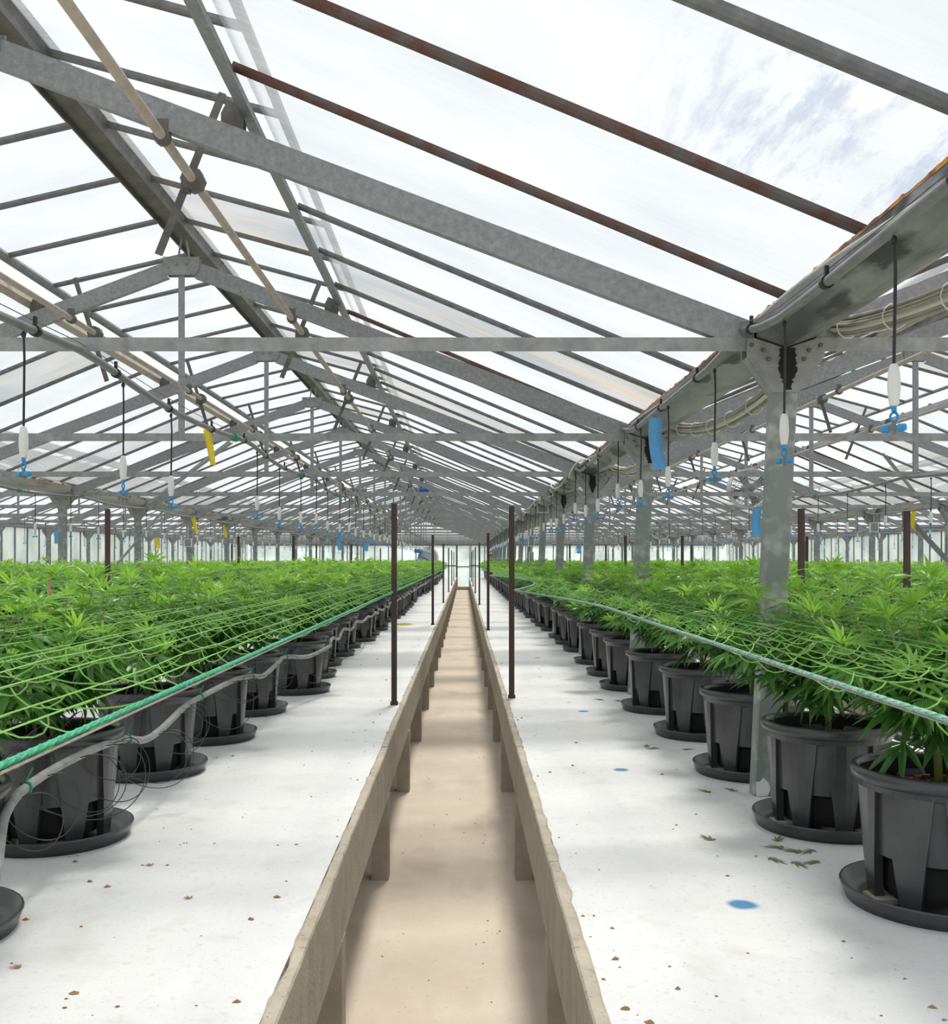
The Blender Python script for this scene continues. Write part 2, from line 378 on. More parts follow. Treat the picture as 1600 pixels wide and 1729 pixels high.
# ------------------------------------------------------------------ roof slopes
NEAR_N = 34                                                                # glazing fields built one by one
def slope_frame(ridge_x, eave_x):
    """origin at the ridge, s runs down the slope"""
    d = Vector((eave_x - ridge_x, 0, EAVE_H - RIDGE_H)); L = d.length
    return Vector((ridge_x, 0, Z(RIDGE_H))), d / L, L
VENT = .342
def ceiling(bay, side):
    rx = RX[bay]; ex = GX[bay + 1] - .05 if side > 0 else GX[bay] + .05
    o, d, L = slope_frame(rx, ex); nrm = Vector((0, 1, 0)).cross(d)
    if nrm.z < 0: nrm = -nrm
    ang = math.atan2(-d.z, d.x) if side > 0 else math.atan2(-d.z, d.x)
    c = tag(link('ceiling', None), kind='structure')
    sv = L * VENT
    opened = math.radians(9.5) if side < 0 else math.radians(7.5)
    dv = max((Matrix.Rotation(q * opened, 3, 'Y') @ d for q in (-1, 1)), key=lambda v: v.z)
    nv = Vector((0, 1, 0)).cross(dv); nv = nv if nv.z > 0 else -nv
    w = PITCH - .045
    def quad(dd, nn, s0, s1):
        a = dd * s0 + nn * .012; b = dd * s1 + nn * .012
        m = MB()
        for y0, y1 in ((-w / 2, w / 2),):
            m.add([(a.x, y0, a.z), (a.x, y1, a.z), (b.x, y1, b.z), (b.x, y0, b.z)], [(0, 1, 2, 3)])
        return m
    lo, hi = quad(d, nrm, sv + .03, L), quad(dv, nv, .05, sv)
    lom = [lo.mesh('pane', M['sheet']), lo.mesh('pane', M['sheet_stain']), lo.mesh('pane', M['sheet_streaked'])]
    him = [hi.mesh('vent_pane', M['sheet']), hi.mesh('vent_pane', M['sheet_stain'])]
    bprof = [(-.021, -.004), (-.012, -.014), (.012, -.014), (.021, -.004), (.021, .012), (-.021, .012)]
    def bar(dd, nn, s0, s1):
        return MB().prism(dd * s0, dd * s1, bprof, (0, 1, 0), nn)
    blo, bhi = bar(d, nrm, sv, L), bar(dv, nv, .04, sv)
    blm = [blo.mesh('glazing_bar', M['bar']), blo.mesh('glazing_bar', M['rustbar'])]
    bhm = bhi.mesh('sash_bar', M['bar'])
    Y1 = DEPTH + .1
    sash = MB(); e = o + dv * sv
    rail = [(-.03, -.03), (.03, -.03), (.03, .03), (-.03, .03)]
    if side < 0: sash.tube([(e.x, -9, e.z), (e.x, Y1, e.z)], .035, 8)
    else: sash.prism((e.x, -9, e.z), (e.x, Y1, e.z), [(-.02, -.010), (.02, -.010), (.02, .010), (-.02, .010)], dv, nv)
    sash = build(sash, 'vent_sash', M['galv_pale'], c)
    rnd = random.Random(bay * 10 + side)
    k = -16; far_lo, far_hi, far_bar = MB(), MB(), MB()
    vis = (3.0 if bay == 1 else (4.5 if bay == 2 else (9.0 if bay == 0 else 15.0)))
    k0 = int((vis - BARS0) / PITCH) - 2
    kn = k0 + (NEAR_N if bay in (1, 2) else 26)
    while True:
        yb = BARS0 + k * PITCH
        if yb > DEPTH: break
        yc = yb + PITCH / 2
        if k0 <= k < kn:
            st = rnd.random() < .13 if bay != 1 else ((side > 0 and k in (4, 9, 10, 15)) or (side < 0 and k in (2, 7, 12)))
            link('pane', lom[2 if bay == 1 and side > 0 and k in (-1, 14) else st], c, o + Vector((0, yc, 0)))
            link('vent_pane', him[st and side > 0], sash, o + Vector((0, yc, 0)))
            ru = rnd.random() < .25 if bay != 1 else (side > 0 and k in (0, 1, 6)) or (side < 0 and k in (3, 6))
            link('glazing_bar', blm[ru], c, o + Vector((0, yb, 0)))
            link('sash_bar', bhm, sash, o + Vector((0, yb, 0)))
        else:
            for src, dst in ((lo, far_lo), (hi, far_hi)):
                dst.add([(v[0] + o.x, v[1] + yc, v[2] + o.z) for v in src.v], src.f)
            for src in (blo, bhi):
                far_bar.add([(v[0] + o.x, v[1] + yb, v[2] + o.z) for v in src.v], src.f)
        k += 1
    part(build(far_lo, 'far_pane', M['sheet'], c), kind='stuff'); part(build(far_hi, 'far_vent_pane', M['sheet'], sash), kind='stuff')
    part(build(far_bar, 'far_bar', M['bar'], c), kind='stuff')
    p = o + d * (sv + .03)                                                 # fixed purlin under the vent edge
    pp = MB().prism((p.x, -9, p.z), (p.x, Y1, p.z), [(-.03, -.075), (.03, -.075), (.03, -.067), (-.022, -.067), (-.022, -.01), (-.03, -.01)], d, nrm)
    build(pp, 'purlin', M['cream'] if side < 0 else M['galv'], c)
    rnd = random.Random(bay * 10 + side + 5); n = int((DEPTH + 2) / .04)
    # rusty seal at the ridge
    if side > 0:
        ru = MB(); vs = []
        for i in range(n):
            y = i * .04 - 1; j = max(0, rnd.gauss(.004, .010))
            a, b = o + d * .05 + nrm * .022, o + d * (.07 + j) + nrm * .022
            vs += [(a.x, y, a.z), (b.x, y, b.z)]
        ru.add(vs, [(2 * i, 2 * i + 1, 2 * i + 3, 2 * i + 2) for i in range(n - 1)])
        build(ru, 'ridge_seal', M['rust'], c)
    return o, d, nrm, L, sv, o + dv * (sv * .80)
SL = {}
for bay in range(4):
    for side in (-1, 1): SL[bay, side] = ceiling(bay, side)

for bay in range(4):
    rx = RX[bay]; z = Z(RIDGE_H)
    m = MB().prism((rx, -9, z), (rx, DEPTH, z), [(-.075, -.05), (.075, -.05), (.10, .03), (.0, .075), (-.10, .03)], (1, 0, 0), (0, 0, 1))
    m.box(rx - .075, rx - .065, -9, DEPTH, z - .085, z - .05).box(rx + .065, rx + .075, -9, DEPTH, z - .085, z - .05)
    tag(build(m, 'ridge_beam', M['ridge']), 'dark steel ridge beam along the peak of the ' + BAYN[bay], 'beam', kind='structure')

# ------------------------------------------------------------------ gutters and posts
for i in (1, 2, 3):
    g = thing('gutter', ['', 'stained steel gutter on the posts beyond the left benches', 'stained steel gutter on the posts right of the aisle', 'stained steel gutter on the posts beyond the right benches'][i], 'gutter', (GX[i], 0, 0))
    prof = [(-.118, .952), (-.118, .878), (0, .835), (.118, .878), (.118, .952), (.108, .952), (.108, .888), (0, .847), (-.108, .888), (-.108, .952)]
    m = MB(); ys = [-9] + [1 + 3 * k for k in range(18)] + [DEPTH]
    y0 = -9
    for y1 in ys[1:]:
        m = MB().prism((0, y0, EYE), (0, y1 - .004, EYE), prof, (1, 0, 0), (0, 0, 1))
        build(m, 'gutter_length', M['gutter' if i == 2 else 'gutter_pale'], g); y0 = y1
    for sx in (-1, 1):                                                     # rusty sealant on the rims, ragged upper edge
        rr = random.Random(i * 3 + sx); vs = []; n = int((DEPTH + 1) / .022); w = 0
        for k in range(n):
            y = k * .022; w = .7 * w + rr.gauss(0, .0045)
            vs += [(sx * .119, y, Z(.944)), (sx * .117, y, Z(.953 + max(0, w * .55 + .002 + (.006 if rr.random() < .06 else 0))))]
        m = MB().add(vs, [(2 * k, 2 * k + 1, 2 * k + 3, 2 * k + 2) for k in range(n - 1)]); build(m, 'rusty_seal', M['rust'], g)
    if i == 2:
        for y in [1 + 3 * k for k in range(1, 10)]:
            mm = MB().prism((0, y - .05, EYE), (0, y + .05, EYE), [(a, b - .004) for a, b in prof[:5]] + [(a, b - .002) for a, b in prof[4::-1]], (1, 0, 0), (0, 0, 1))
            part(build(mm, 'gutter_joint', M['tar'], g), 'black tar over the gutter joint')

def post_meshes(zb, lean=0):
    t = .045
    b = MB()
    prof = [(-.05, -.035), (.05, -.035), (.05, .035), (-.05, .035)]
    prof = [(-.05, -.028), (-.043, -.035), (.043, -.035), (.05, -.028), (.05, .028), (.043, .035), (-.043, .035), (-.05, .028)]
    b.prism((lean, 0, zb), (0, 0, Z(.67)), prof, (1, 0, 0), (0, 1, 0))
    g = MB()
    for s in (-1, 1):
        y = s * .040
        q = [(-.05, .66), (.05, .66), (.152, .80), (.152, .872), (.12, .872), (0, .833), (-.12, .872), (-.152, .872), (-.152, .80)]
        g.prism((0, y - .004, EYE), (0, y + .004, EYE), q, (1, 0, 0), (0, 0, 1))
    for s in (-1, 1):
        g.add([(s * .05, -.04, Z(.66)), (s * .152, -.04, Z(.80)), (s * .152, .04, Z(.80)), (s * .05, .04, Z(.66))], [(0, 1, 2, 3)])
    bl = MB()
    for (px, pz) in ((-.135, .845), (-.09, .825), (.135, .845), (.09, .825), (-.07, .79), (.07, .79)):
        bl.lathe([(0, -.056), (.008, -.055), (.009, -.044)], 6, (px, 0, Z(pz)), 'y')
    return b.mesh('post_shaft', M['post']), g.mesh('gusset', M['galv_pale']), bl.mesh('bolts', M['castiron'])
PM = {True: post_meshes(BZ - .01, -.075), False: post_meshes(0)}
rown = {1: 'in the row beyond the left benches', 2: 'in the row right of the aisle', 3: 'in the row beyond the right benches'}
POST0 = {1: 10, 2: 4, 3: 16}
tarm = MB()                                                                # black tar run on the nearest gusset
rt = random.Random(3); L_, R_ = [], []
for k in range(22):
    t = k / 21; w = .012 + .02 * math.sin(PI * min(1, t * 1.15)) + rt.uniform(-.006, .006)
    if t < .25: w += (.25 - t) * .10 * rt.uniform(.3, 1)
    zz = Z(.835 - .165 * t); L_.append((-w + .004, -.0455, zz)); R_.append((w + .006 + rt.uniform(0, .006), -.0455, zz))
tarm.add(L_ + R_, [(k, k + 22, k + 23, k + 1) for k in range(21)])
tarmesh = tarm.mesh('tar_run', M['tar'])
for i in (1, 2, 3):
    n = 0
    for y in TRUSS_Y:
        if y < POST0[i]: continue
        n += 1
        first = {1: 'nearest', 2: 'nearest', 3: 'nearest'}[i]
        lab = f"grey steel post with flared top, {('nearest' if n == 1 else nth(n))} {rown[i]}"
        p = thing('steel_post', lab, 'post', (GX[i], y, 0), 'steel posts under the gutters')
        pm_ = PM[i == 2]
        link('post_shaft', pm_[0], p); gs = link('gusset', pm_[1], p)
        if y < 26: link('bolts', pm_[2], gs).__setitem__('kind', 'stuff')
        if i == 2 and y < 14: part(link('tar_run', tarmesh, p, (0.012 * (y % 2), 0, 0)), 'ragged black tar run')
        if i == 2 and y == 4:
            m = MB().add([(-.115, -.0375, BZ + .002), (-.07, -.0375, BZ + .002), (-.058, -.0375, BZ + .03), (-.068, -.0375, BZ + .055), (-.088, -.0375, BZ + .075), (-.10, -.0375, BZ + .06), (-.115, -.0375, BZ + .058)], [tuple(range(7))])
            part(build(m, 'paint_patch', M['white'], p), 'white paint flake at the foot')
n = 0
for x in (GX[0], GX[4]):
    for y in TRUSS_Y[5:]:
        n += 1; sd = 'left' if x < 0 else 'right'
        p = thing('wall_post', f"grey steel post against the {sd} side wall, {nth(TRUSS_Y.index(y) - 4)} from front", 'post', (x + (.06 if x < 0 else -.06), y, 0), f'posts along the {sd} side wall')
        link('post_shaft', PM[False][0], p); link('gusset', PM[False][1], p)

# ------------------------------------------------------------------ trusses
def truss_meshes():
    hw = (GX[2] - GX[1]) / 2
    P = {}
    for s in (-1, 1):
        m = MB(); a = Vector((s * .11, 0, Z(2.01))); b = Vector((s * (hw - .10), 0, Z(.875)))
        d = (b - a).normalized(); up = d.cross(Vector((0, 1, 0))) * (-1 if s > 0 else 1)
        if up.z < 0: up = -up
        c = [(-.022, -.055), (.022, -.055), (.022, -.05), (-.016, -.05), (-.016, .05), (.022, .05), (.022, .055), (-.022, .055)]
        m.prism(a, b, c, (0, 1, 0), up); P['rafter', s] = m.mesh('rafter', M['galv'])
    m = MB(); c = [(-.025, -.027), (.03, -.027), (.03, -.021), (-.019, -.021), (-.019, .027), (-.025, .027)]
    m.prism((-hw + .15, 0, Z(.853)), (hw - .15, 0, Z(.853)), [(a, -b) for a, b in c], (0, 1, 0), (0, 0, 1)); P['tie'] = m.mesh('tie_beam', M['galv_pale'])
    m = MB().prism((0, 0, Z(.85)), (0, 0, Z(2.02)), [(-.022, -.02), (.022, -.02), (.022, -.014), (-.016, -.014), (-.016, .02), (-.022, .02)], (1, 0, 0), (0, 1, 0)); P['king'] = m.mesh('king_post', M['galv'])
    m = MB(); q = [(-.125, 2.10), (.125, 2.10), (.125, 2.02), (.10, 1.975), (-.10, 1.975), (-.125, 2.02)]
    for s in (-1, 1): m.prism((0, s * .03 - .004, EYE), (0, s * .03 + .004, EYE), q, (1, 0, 0), (0, 0, 1))
    for (px, pz) in ((-.09, 2.03), (-.035, 2.05), (.035, 2.05), (.09, 2.03)): m.lathe([(0, -.045), (.009, -.044), (.01, -.034)], 6, (px, 0, Z(pz)), 'y')
    m.tube([(-.03, 0, Z(2.09)), (0.0, 0, Z(2.27))], .008, 5).tube([(.05, 0, Z(2.09)), (.02, 0, Z(2.27))], .008, 5)
    P['plate'] = m.mesh('apex_plate', M['galv_pale'])
    for s in (-1, 1):                                                      # dark cleats carrying the purlin
        m = MB(); hx = s * 1.02
        q = [(hx - s * .035, 1.68), (hx + s * .045, 1.65), (hx + s * .055, 1.77), (hx + s * .035, 1.82), (hx - s * .01, 1.84), (hx - s * .035, 1.79)]
        q = q if s > 0 else q[::-1]
        m.prism((0, .03, EYE), (0, .036, EYE), q, (1, 0, 0), (0, 0, 1)); m.prism((0, .085, EYE), (0, .091, EYE), q, (1, 0, 0), (0, 0, 1))
        P['cleat', s] = m.mesh('purlin_cleat', M['castiron'])
    return P
TP = truss_meshes()
VISY = {0: 10, 1: 4, 2: 4, 3: 13}
for bay in range(4):
    n = 0
    for y in TRUSS_Y:
        if y < VISY[bay]: continue
        n += 1
        t = thing('roof_truss', f"grey steel roof truss, {('nearest' if n == 1 else nth(n) + ' from front')} in {BAYN[bay]}", 'truss', (RX[bay], y, 0), 'steel roof trusses')
        for s in (-1, 1):
            link('rafter', TP['rafter', s], t)
            if y < 30: link('purlin_cleat', TP['cleat', s], t)
        link('tie_beam', TP['tie'], t); link('apex_plate', TP['plate'], t)
        if y != 4 : link('king_post', TP['king'], t)

# vent drives: long shaft with gear boxes and racks, one for each slope
rackn = {}
for bay in range(4):
    for side in (-1, 1):
        o, d, nrm, L, sv, e = SL[bay, side]
        sx = RX[bay] + side * .765; sz = Z(1.675)
        sd = 'right' if side > 0 else 'left'
        v = thing('vent_drive', f"cream shaft with gear boxes opening the roof vents on the {sd} slope of {BAYN[bay]}"[:200], 'vent drive', (sx, 0, sz))
        v['label'] = f"cream roof vent shaft with racks under the {sd} slope, {BAYN[bay]}"
        build(MB().tube([(0, -6, 0), (0, DEPTH - 1, 0)], .02, 10), 'shaft', M['cream'], v, True)
        bk = MB().box(-.025, .025, -.004, .004, -.005, .07).lathe([(.022, -.02), (.034, -.02), (.034, .02), (.022, .02)], 10, (0, 0, 0), 'y')
        gb = MB().lathe([(.02, -.032), (.052, -.03), (.052, .03), (.02, .032)], 8, (0, 0, 0), 'y').box(-.05, -.015, -.02, .02, -.055, -.01)
        bkm, gbm = bk.mesh('shaft_bracket', M['castiron']), gb.mesh('gear_box', M['castiron'])
        ex = Vector((e.x - sx, 0, e.z - sz)); dd = ex.normalized()
        a = ex - dd * .02; b = -dd * .36
        off = Vector((-dd.z, 0, dd.x)) * .035
        rk = MB().prism(a + off * .2, b + off, [(-.016, -.006), (.016, -.006), (.016, .006), (-.016, .006)], Vector((-dd.z, 0, dd.x)), (0, 1, 0)).mesh('rack', M['castiron'])
        for y in TRUSS_Y:
            if y < VISY[bay] or y > 46: continue
            link('shaft_bracket', bkm, v, (0, y - .02, 0))
            gx = link('gear_box', gbm, v, (0, y + .44, 0)); link('rack', rk, gx)

# gear motors on the shafts near the middle of the house
def motor(x, y, z, col, lab):
    t = thing('vent_motor', lab, 'motor', (x, y, z))
    build(MB().box(-.11, .11, -.09, .09, -.10, .06).box(-.14, .14, -.05, .05, -.06, .02), 'gear_housing', M['motor'], t)
    build(MB().lathe([(0, -.17), (.06, -.17), (.075, -.15), (.075, .12), (.05, .15), (0, .15)], 14, (.20, 0, .01), 'x').box(.12, .28, -.03, .03, .07, .12), 'motor_body', col, t, True)
    build(MB().lathe([(.03, -.10), (.05, -.10), (.05, .10), (.03, .10)], 10, (0, 0, 0), 'y'), 'coupling', M['castiron'], t)
motor(RX[1] - .765, 24.6, Z(1.70), M['motor'], 'grey vent motor on the cream shaft left of the roof peak')
motor(RX[1] + .765, 24.6, Z(1.70), M['motorblue'], 'blue vent motor on the cream shaft right of the roof peak')

# diagonal wind braces
def brace(a, b, lab, r=.03):
    a, b = Vector(a), Vector(b); t = (b - a).normalized(); s = t.cross(Vector((0, 0, 1))).normalized(); u = s.cross(t)
    m = MB().prism(a, b, [(-r, -r), (r, -r), (r, -r + .007), (-r + .007, -r + .007), (-r + .007, r), (-r, r)], s, u)
    tag(build(m, 'diagonal_brace', M['galv_pale']), lab, 'brace')
brace((5.86, 14, Z(1.47)), (7.5, 16.4, Z(.93)), 'steel brace slanting down under the roof of the bay right of the nearest post')
brace((7.6, 17.4, Z(.82)), (7.6, 15.0, Z(-.45)), 'steel brace leaning down from the nearest right post row gutter')
brace((GX[1] + .1, 16.9, Z(.82)), (GX[1] + .1, 14.2, Z(-.25)), 'pale steel brace leaning between two posts beyond the left benches', .024)
brace((-2.31, 10, Z(1.18)), (GX[1] + .12, 16, Z(.86)), 'thin steel roof brace slanting above the left benches', .018)

# ------------------------------------------------------------------ benches
def curb_variants(x0, x1, seed):
    out = []
    for q in range(5):
        r = random.Random(seed + q); m = MB(); L = 1.9; n = 22; rows = []
        for i in range(n + 1):
            y = -L / 2 + .003 + (L - .006) * i / n
            j = lambda s: r.gauss(0, s)
            chip = .012 * r.random() if r.random() < .12 else 0
            edge = .012 if i in (0, n) and r.random() < .5 else 0
            zt = .664 + j(.0012)
            rows.append([(x0, y, .413), (x1, y, .413), (x1 + j(.0008), y, zt - .006), (x1 - .004, y, zt), (x0 + .006 + j(.001), y, zt - chip * .3), (x0 - .003 + j(.003), y, zt - .006 - chip - edge)])
        vs = [p for row in rows for p in row]; fs = []
        for i in range(n):
            for k in range(6): fs.append((i * 6 + k, i * 6 + (k + 1) % 6, (i + 1) * 6 + (k + 1) % 6, (i + 1) * 6 + k))
        fs += [tuple(range(5, -1, -1)), tuple(n * 6 + k for k in range(6))]
        m.add(vs, fs); out.append(m.mesh('curb_segment', M['concrete']))
    return out
LEGY = [3.08 + 1.905 * k for k in range(27)]
BENCH = [('L1', -2.47, -.375), ('R1', .257, 2.33), ('L2', -5.03, -3.12), ('R2', 3.02, 5.05), ('L3', -7.85, -5.75), ('R3', 5.72, 7.55),
         ('L4', -10.6, -8.5), ('R4', 8.2, 10.3), ('R5', 11.0, 13.1)]
BLAB = {'L1': 'white topped concrete grow bench just left of the aisle', 'R1': 'white topped concrete grow bench just right of the aisle',
        'L2': 'white grow bench behind the bench left of the aisle', 'R2': 'white grow bench behind the bench right of the aisle',
        'L3': 'third white grow bench left of the aisle, behind the posts', 'R3': 'third white grow bench right of the aisle',
        'L4': 'outermost grow bench by the left side wall', 'R4': 'fourth grow bench right of the aisle', 'R5': 'outermost grow bench by the right side wall'}
for key, x0, x1 in BENCH:
    b = thing('grow_bench', BLAB[key], 'bench')
    y0 = -1.0 if key in ('L1', 'R1') else 4.0; y1 = 53.6
    t = MB().box(x0 + .036, x1 - .036, y0, y1, .60, BZ)
    build(t, 'bench_top', M['benchtop'], b)
    for xe, s in ((x0, -1), (x1, 1)):
        inner = (key == 'L1' and s > 0) or (key == 'R1' and s < 0)
        if s > 0: vs_ = curb_variants(-.034, 0, 3)
        else:
            vs_ = curb_variants(-.034, 0, 30)
        if inner:
            for q, y in enumerate([1.18 - 1.905] + [1.18] + LEGY):
                o = link('curb_segment', vs_[(q * 3) % 5], b, (xe + random.uniform(-.003, .003), y + .95, random.uniform(-.003, .003)))
                if s < 0: o.scale = (-1, 1, 1)
                if y < 1: continue
                lg = MB().box(-.085, 0, -.05, .05, 0, .415).mesh('leg', M['concrete_raw']) if q < 2 else lg
                o = link('leg', lg, b, (xe + s * .002, y + .05, 0))
                if s < 0: o.scale = (-1, 1, 1)
        else:
            xm = xe if s > 0 else xe + .034
            m = MB().box(xm - .034, xm, y0, y1, .413, .664); part(build(m, 'far_curb', M['concrete'], b))
    m = MB()
    for y in LEGY:
        xa, xb = x0 + .10, x1 - .10
        m.box(xa, xb, y, y + .1, .45, .60)
        if key not in ('L1',): m.box(x1 - .14, x1 - .04, y, y + .1, 0, .45) if key != 'L1' else None
        if key not in ('R1',): m.box(x0 + .04, x0 + .14, y, y + .1, 0, .45)
        m.box((x0 + x1) / 2 - .05, (x0 + x1) / 2 + .05, y, y + .1, 0, .45)
    part(build(m, 'bench_frame', M['concrete_raw'], b), kind='stuff')

# ------------------------------------------------------------------ pots, saucers, plants
def pot_mesh():
    m = MB(); n = 48
    # lip
    m.lathe([(.196, .300), (.200, .335), (.203, .352), (.213, .360), (.224, .357), (.228, .345), (.226, .330), (.214, .322), (.209, .318), (.208, .305), (.200, .300)], n)
    # recessed wall, open below
    m.lathe([(.203, .316), (.196, .300), (.180, .13), (.165, .125)], n)
    N = 8
    for k in range(N):
        c = 2 * PI * (k + .5) / N; rings = []
        for (z, wf, r) in ((.315, .425, .2085), (.24, .375, .203), (.12, .275, .194), (.03, .20, .186), (.0, .18, .183)):
            hw = 2 * PI / N * wf
            row = []
            for q in range(-2, 3):
                a = c + hw * q / 2; row.append((r * math.cos(a), r * math.sin(a), z))
            for q in (2, -2):
                a = c + hw * 1.0 * q / 2; rr = r - (.026 if z < .3 else .010); row.append((rr * math.cos(a), rr * math.sin(a), z))
            rings.append(row)
        vs = [p for r_ in rings for p in r_]; fs = []
        for i in range(4):
            for q in range(7): fs.append(((i + 1) * 7 + q, (i + 1) * 7 + (q + 1) % 7, i * 7 + (q + 1) % 7, i * 7 + q))
        fs.append(tuple(4 * 7 + q for q in range(6, -1, -1)))
        m.add(vs, fs)
    return m
def inner_mesh():
    m = MB().lathe([(0, .02), (.145, .02), (.150, .04), (.150, .115), (.164, .13), (.190, .31), (.196, .345)], 32)
    return m
POT = pot_mesh().mesh('pot', M['potblack'], True)
POT.polygons.foreach_set('use_smooth', [i < 48 * 10 for i in range(len(POT.polygons))])
INNER = inner_mesh().mesh('inner_basket', M['potinner'])
def soil_mesh():
    m = MB(); r = random.Random(5); n = 20; rings = [0, .05, .1, .15, .183]
    vs = [(0, 0, .295)]
    for R in rings[1:]:
        for k in range(n):
            a = 2 * PI * k / n; vs.append((R * math.cos(a), R * math.sin(a), .29 + r.uniform(-.008, .01)))
    fs = [(0, 1 + k, 1 + (k + 1) % n) for k in range(n)]
    for i in range(3):
        for k in range(n): fs.append((1 + i * n + k, 1 + (i + 1) * n + k, 1 + (i + 1) * n + (k + 1) % n, 1 + i * n + (k + 1) % n))
    m.add(vs, fs)
    for k in range(70):                                                    # bark chips
        a, R = r.uniform(0, 2 * PI), .17 * math.sqrt(r.random()); x, y = R * math.cos(a), R * math.sin(a); s = r.uniform(.006, .013); w = r.uniform(0, PI)
        m.box(x - s, x + s, y - s * .6, y + s * .6, .29, .302 + r.uniform(0, .006))
    return m.mesh('soil', M['soil'])
SOIL = soil_mesh()
SAUC = MB().lathe([(0, .008), (.20, .008), (.234, .014), (.249, .046), (.255, .047), (.257, .042), (.254, .037), (.240, .0), (0, 0)], 44).mesh('saucer', M['potblack'], True)
BLOCK = MB().box(-.04, .04, -.03, .03, .009, .022).mesh('riser_block', M['concrete_raw'])
STAKE = MB().box(-.004, .004, -.004, .004, .28, .335).mesh('drip_stake', M['blue'])

# a palmate leaf of narrow leaflets; local x forward, z up
def leaf_arrays(size, seed, n=7, lo=False):
    r = random.Random(seed); V, F = [], []
    angs = {7: [0, 27, -27, 58, -58, 98, -98], 5: [0, 30, -30, 68, -68], 3: [0, 30, -30]}[n]
    lens = {7: [1, .93, .93, .74, .74, .42, .42], 5: [1, .85, .85, .55, .55], 3: [1, .8, .8]}[n]
    pet = .35 * size
    for a, l in zip(angs, lens):
        a = math.radians(a + r.uniform(-5, 5)); l = l * size * r.uniform(.93, 1.05); dr = r.uniform(.10, .34)
        w = .078 * l + .012 * size
        ca, sa = math.cos(a), math.sin(a)
        def P(t, u, zz): # along, across
            x, y = t * l, u
            return (pet + x * ca - y * sa, x * sa + y * ca, zz - dr * l * t * t)
        b = len(V)
        if lo:
            V += [P(0, 0, 0), P(.45, w, .012 * size), P(1, 0, 0), P(.45, -w, .012 * size)]
            F += [(b, b + 3, b + 2, b + 1)]
        else:
            up = .035 * size
            V += [P(0, 0, 0), P(.38, 0, 0), P(.72, 0, 0), P(1, 0, 0), P(.34, w, up), P(.68, w * .72, up * .8), P(.34, -w, up), P(.68, -w * .72, up * .8)]
            F += [(b, b + 1, b + 4), (b + 1, b + 2, b + 5, b + 4), (b + 2, b + 3, b + 5), (b, b + 6, b + 1), (b + 1, b + 6, b + 7, b + 2), (b + 2, b + 7, b + 3)]
    b = len(V); p = .012 * size                                            # petiole
    V += [(0, -p, 0), (0, p, 0), (pet, p, 0), (pet, -p, 0)]; F.append((b, b + 3, b + 2, b + 1))
    return np.array(V), F

LEAFLIB = [leaf_arrays(1.0, 11 + i, (7, 7, 5, 7)[i]) for i in range(4)]
LEAFLO = [leaf_arrays(1.0, 11 + i, 5, True) for i in range(3)]
TIPLIB = [leaf_arrays(1.0, 31 + i, 3) for i in range(3)]

def rotz(a): c, s = math.cos(a), math.sin(a); return np.array([[c, -s, 0], [s, c, 0], [0, 0, 1.0]])
def roty(a): c, s = math.cos(a), math.sin(a); return np.array([[c, 0, s], [0, 1, 0], [-s, 0, c]])
def rotx(a): c, s = math.cos(a), math.sin(a); return np.array([[1, 0, 0], [0, c, -s], [0, s, c]])

def plant_leaves(seed, shoots=20, spread=.40, top=.90):
    """list of (kind, pos, yaw, pitch, roll, size, tone, t) and the stem polylines"""
    r = random.Random(seed); L, S = [], []
    S.append(([(0, 0, .28), (.005, .003, .42), (.0, -.004, .58), (0, 0, top - .18)], [.012, .011, .008, .004]))
    for i in range(shoots):
        if i == 0: a, R, zt = 0, .02, top
        else:
            a = i * 2.399963 + r.uniform(-.3, .3); R = spread * math.sqrt((i - .3) / (shoots - 1)) * r.uniform(.85, 1.12)
            zt = top - .13 * (R / spread) ** 2 - r.uniform(0, .13) * (.4 + R / spread)
        zb = .43 + .14 * r.random()
        tip = Vector((R * math.cos(a), R * math.sin(a), zt)); base = Vector((.0, 0, zb))
        mid = Vector((tip.x * .62, tip.y * .62, zb + (zt - zb) * .30))
        bz = lambda t: base * (1 - t) ** 2 + mid * 2 * t * (1 - t) + tip * t * t
        if i: S.append(([tuple(bz(k / 4)) for k in range(5)], [.0055, .0045, .0035, .003, .002]))
        n = 10
        for k in range(2, n + 1):
            t = k / n; p = bz(t)
            sz = (.128 if t < .6 else .112 if t < .85 else .080) * r.uniform(.75, 1.15)
            yaw0 = a + PI / 2 * (k % 2) + r.uniform(-.4, .4)
            for q in (0, 1):
                yaw = yaw0 + q * PI + r.uniform(-.25, .25)
                pit = (.05 + .40 * (1 - t) + r.uniform(-.25, .3)) if t < .85 else r.uniform(-.75, -.15)
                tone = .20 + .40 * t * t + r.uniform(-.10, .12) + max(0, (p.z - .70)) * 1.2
                L.append(('n', p, yaw, pit, r.uniform(-.4, .4), sz, tone, t))
        for k in range(6):
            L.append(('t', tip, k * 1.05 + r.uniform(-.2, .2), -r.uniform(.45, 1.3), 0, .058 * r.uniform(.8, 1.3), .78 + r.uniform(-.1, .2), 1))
    for k in range(9):                                                     # hanging fan leaves low on the stem
        a = r.uniform(0, 2 * PI); z = r.uniform(.45, .58); R = r.uniform(.02, .10)
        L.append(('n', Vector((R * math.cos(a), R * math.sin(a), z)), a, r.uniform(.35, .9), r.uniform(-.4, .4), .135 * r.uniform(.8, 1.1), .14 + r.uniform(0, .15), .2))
    return L, S

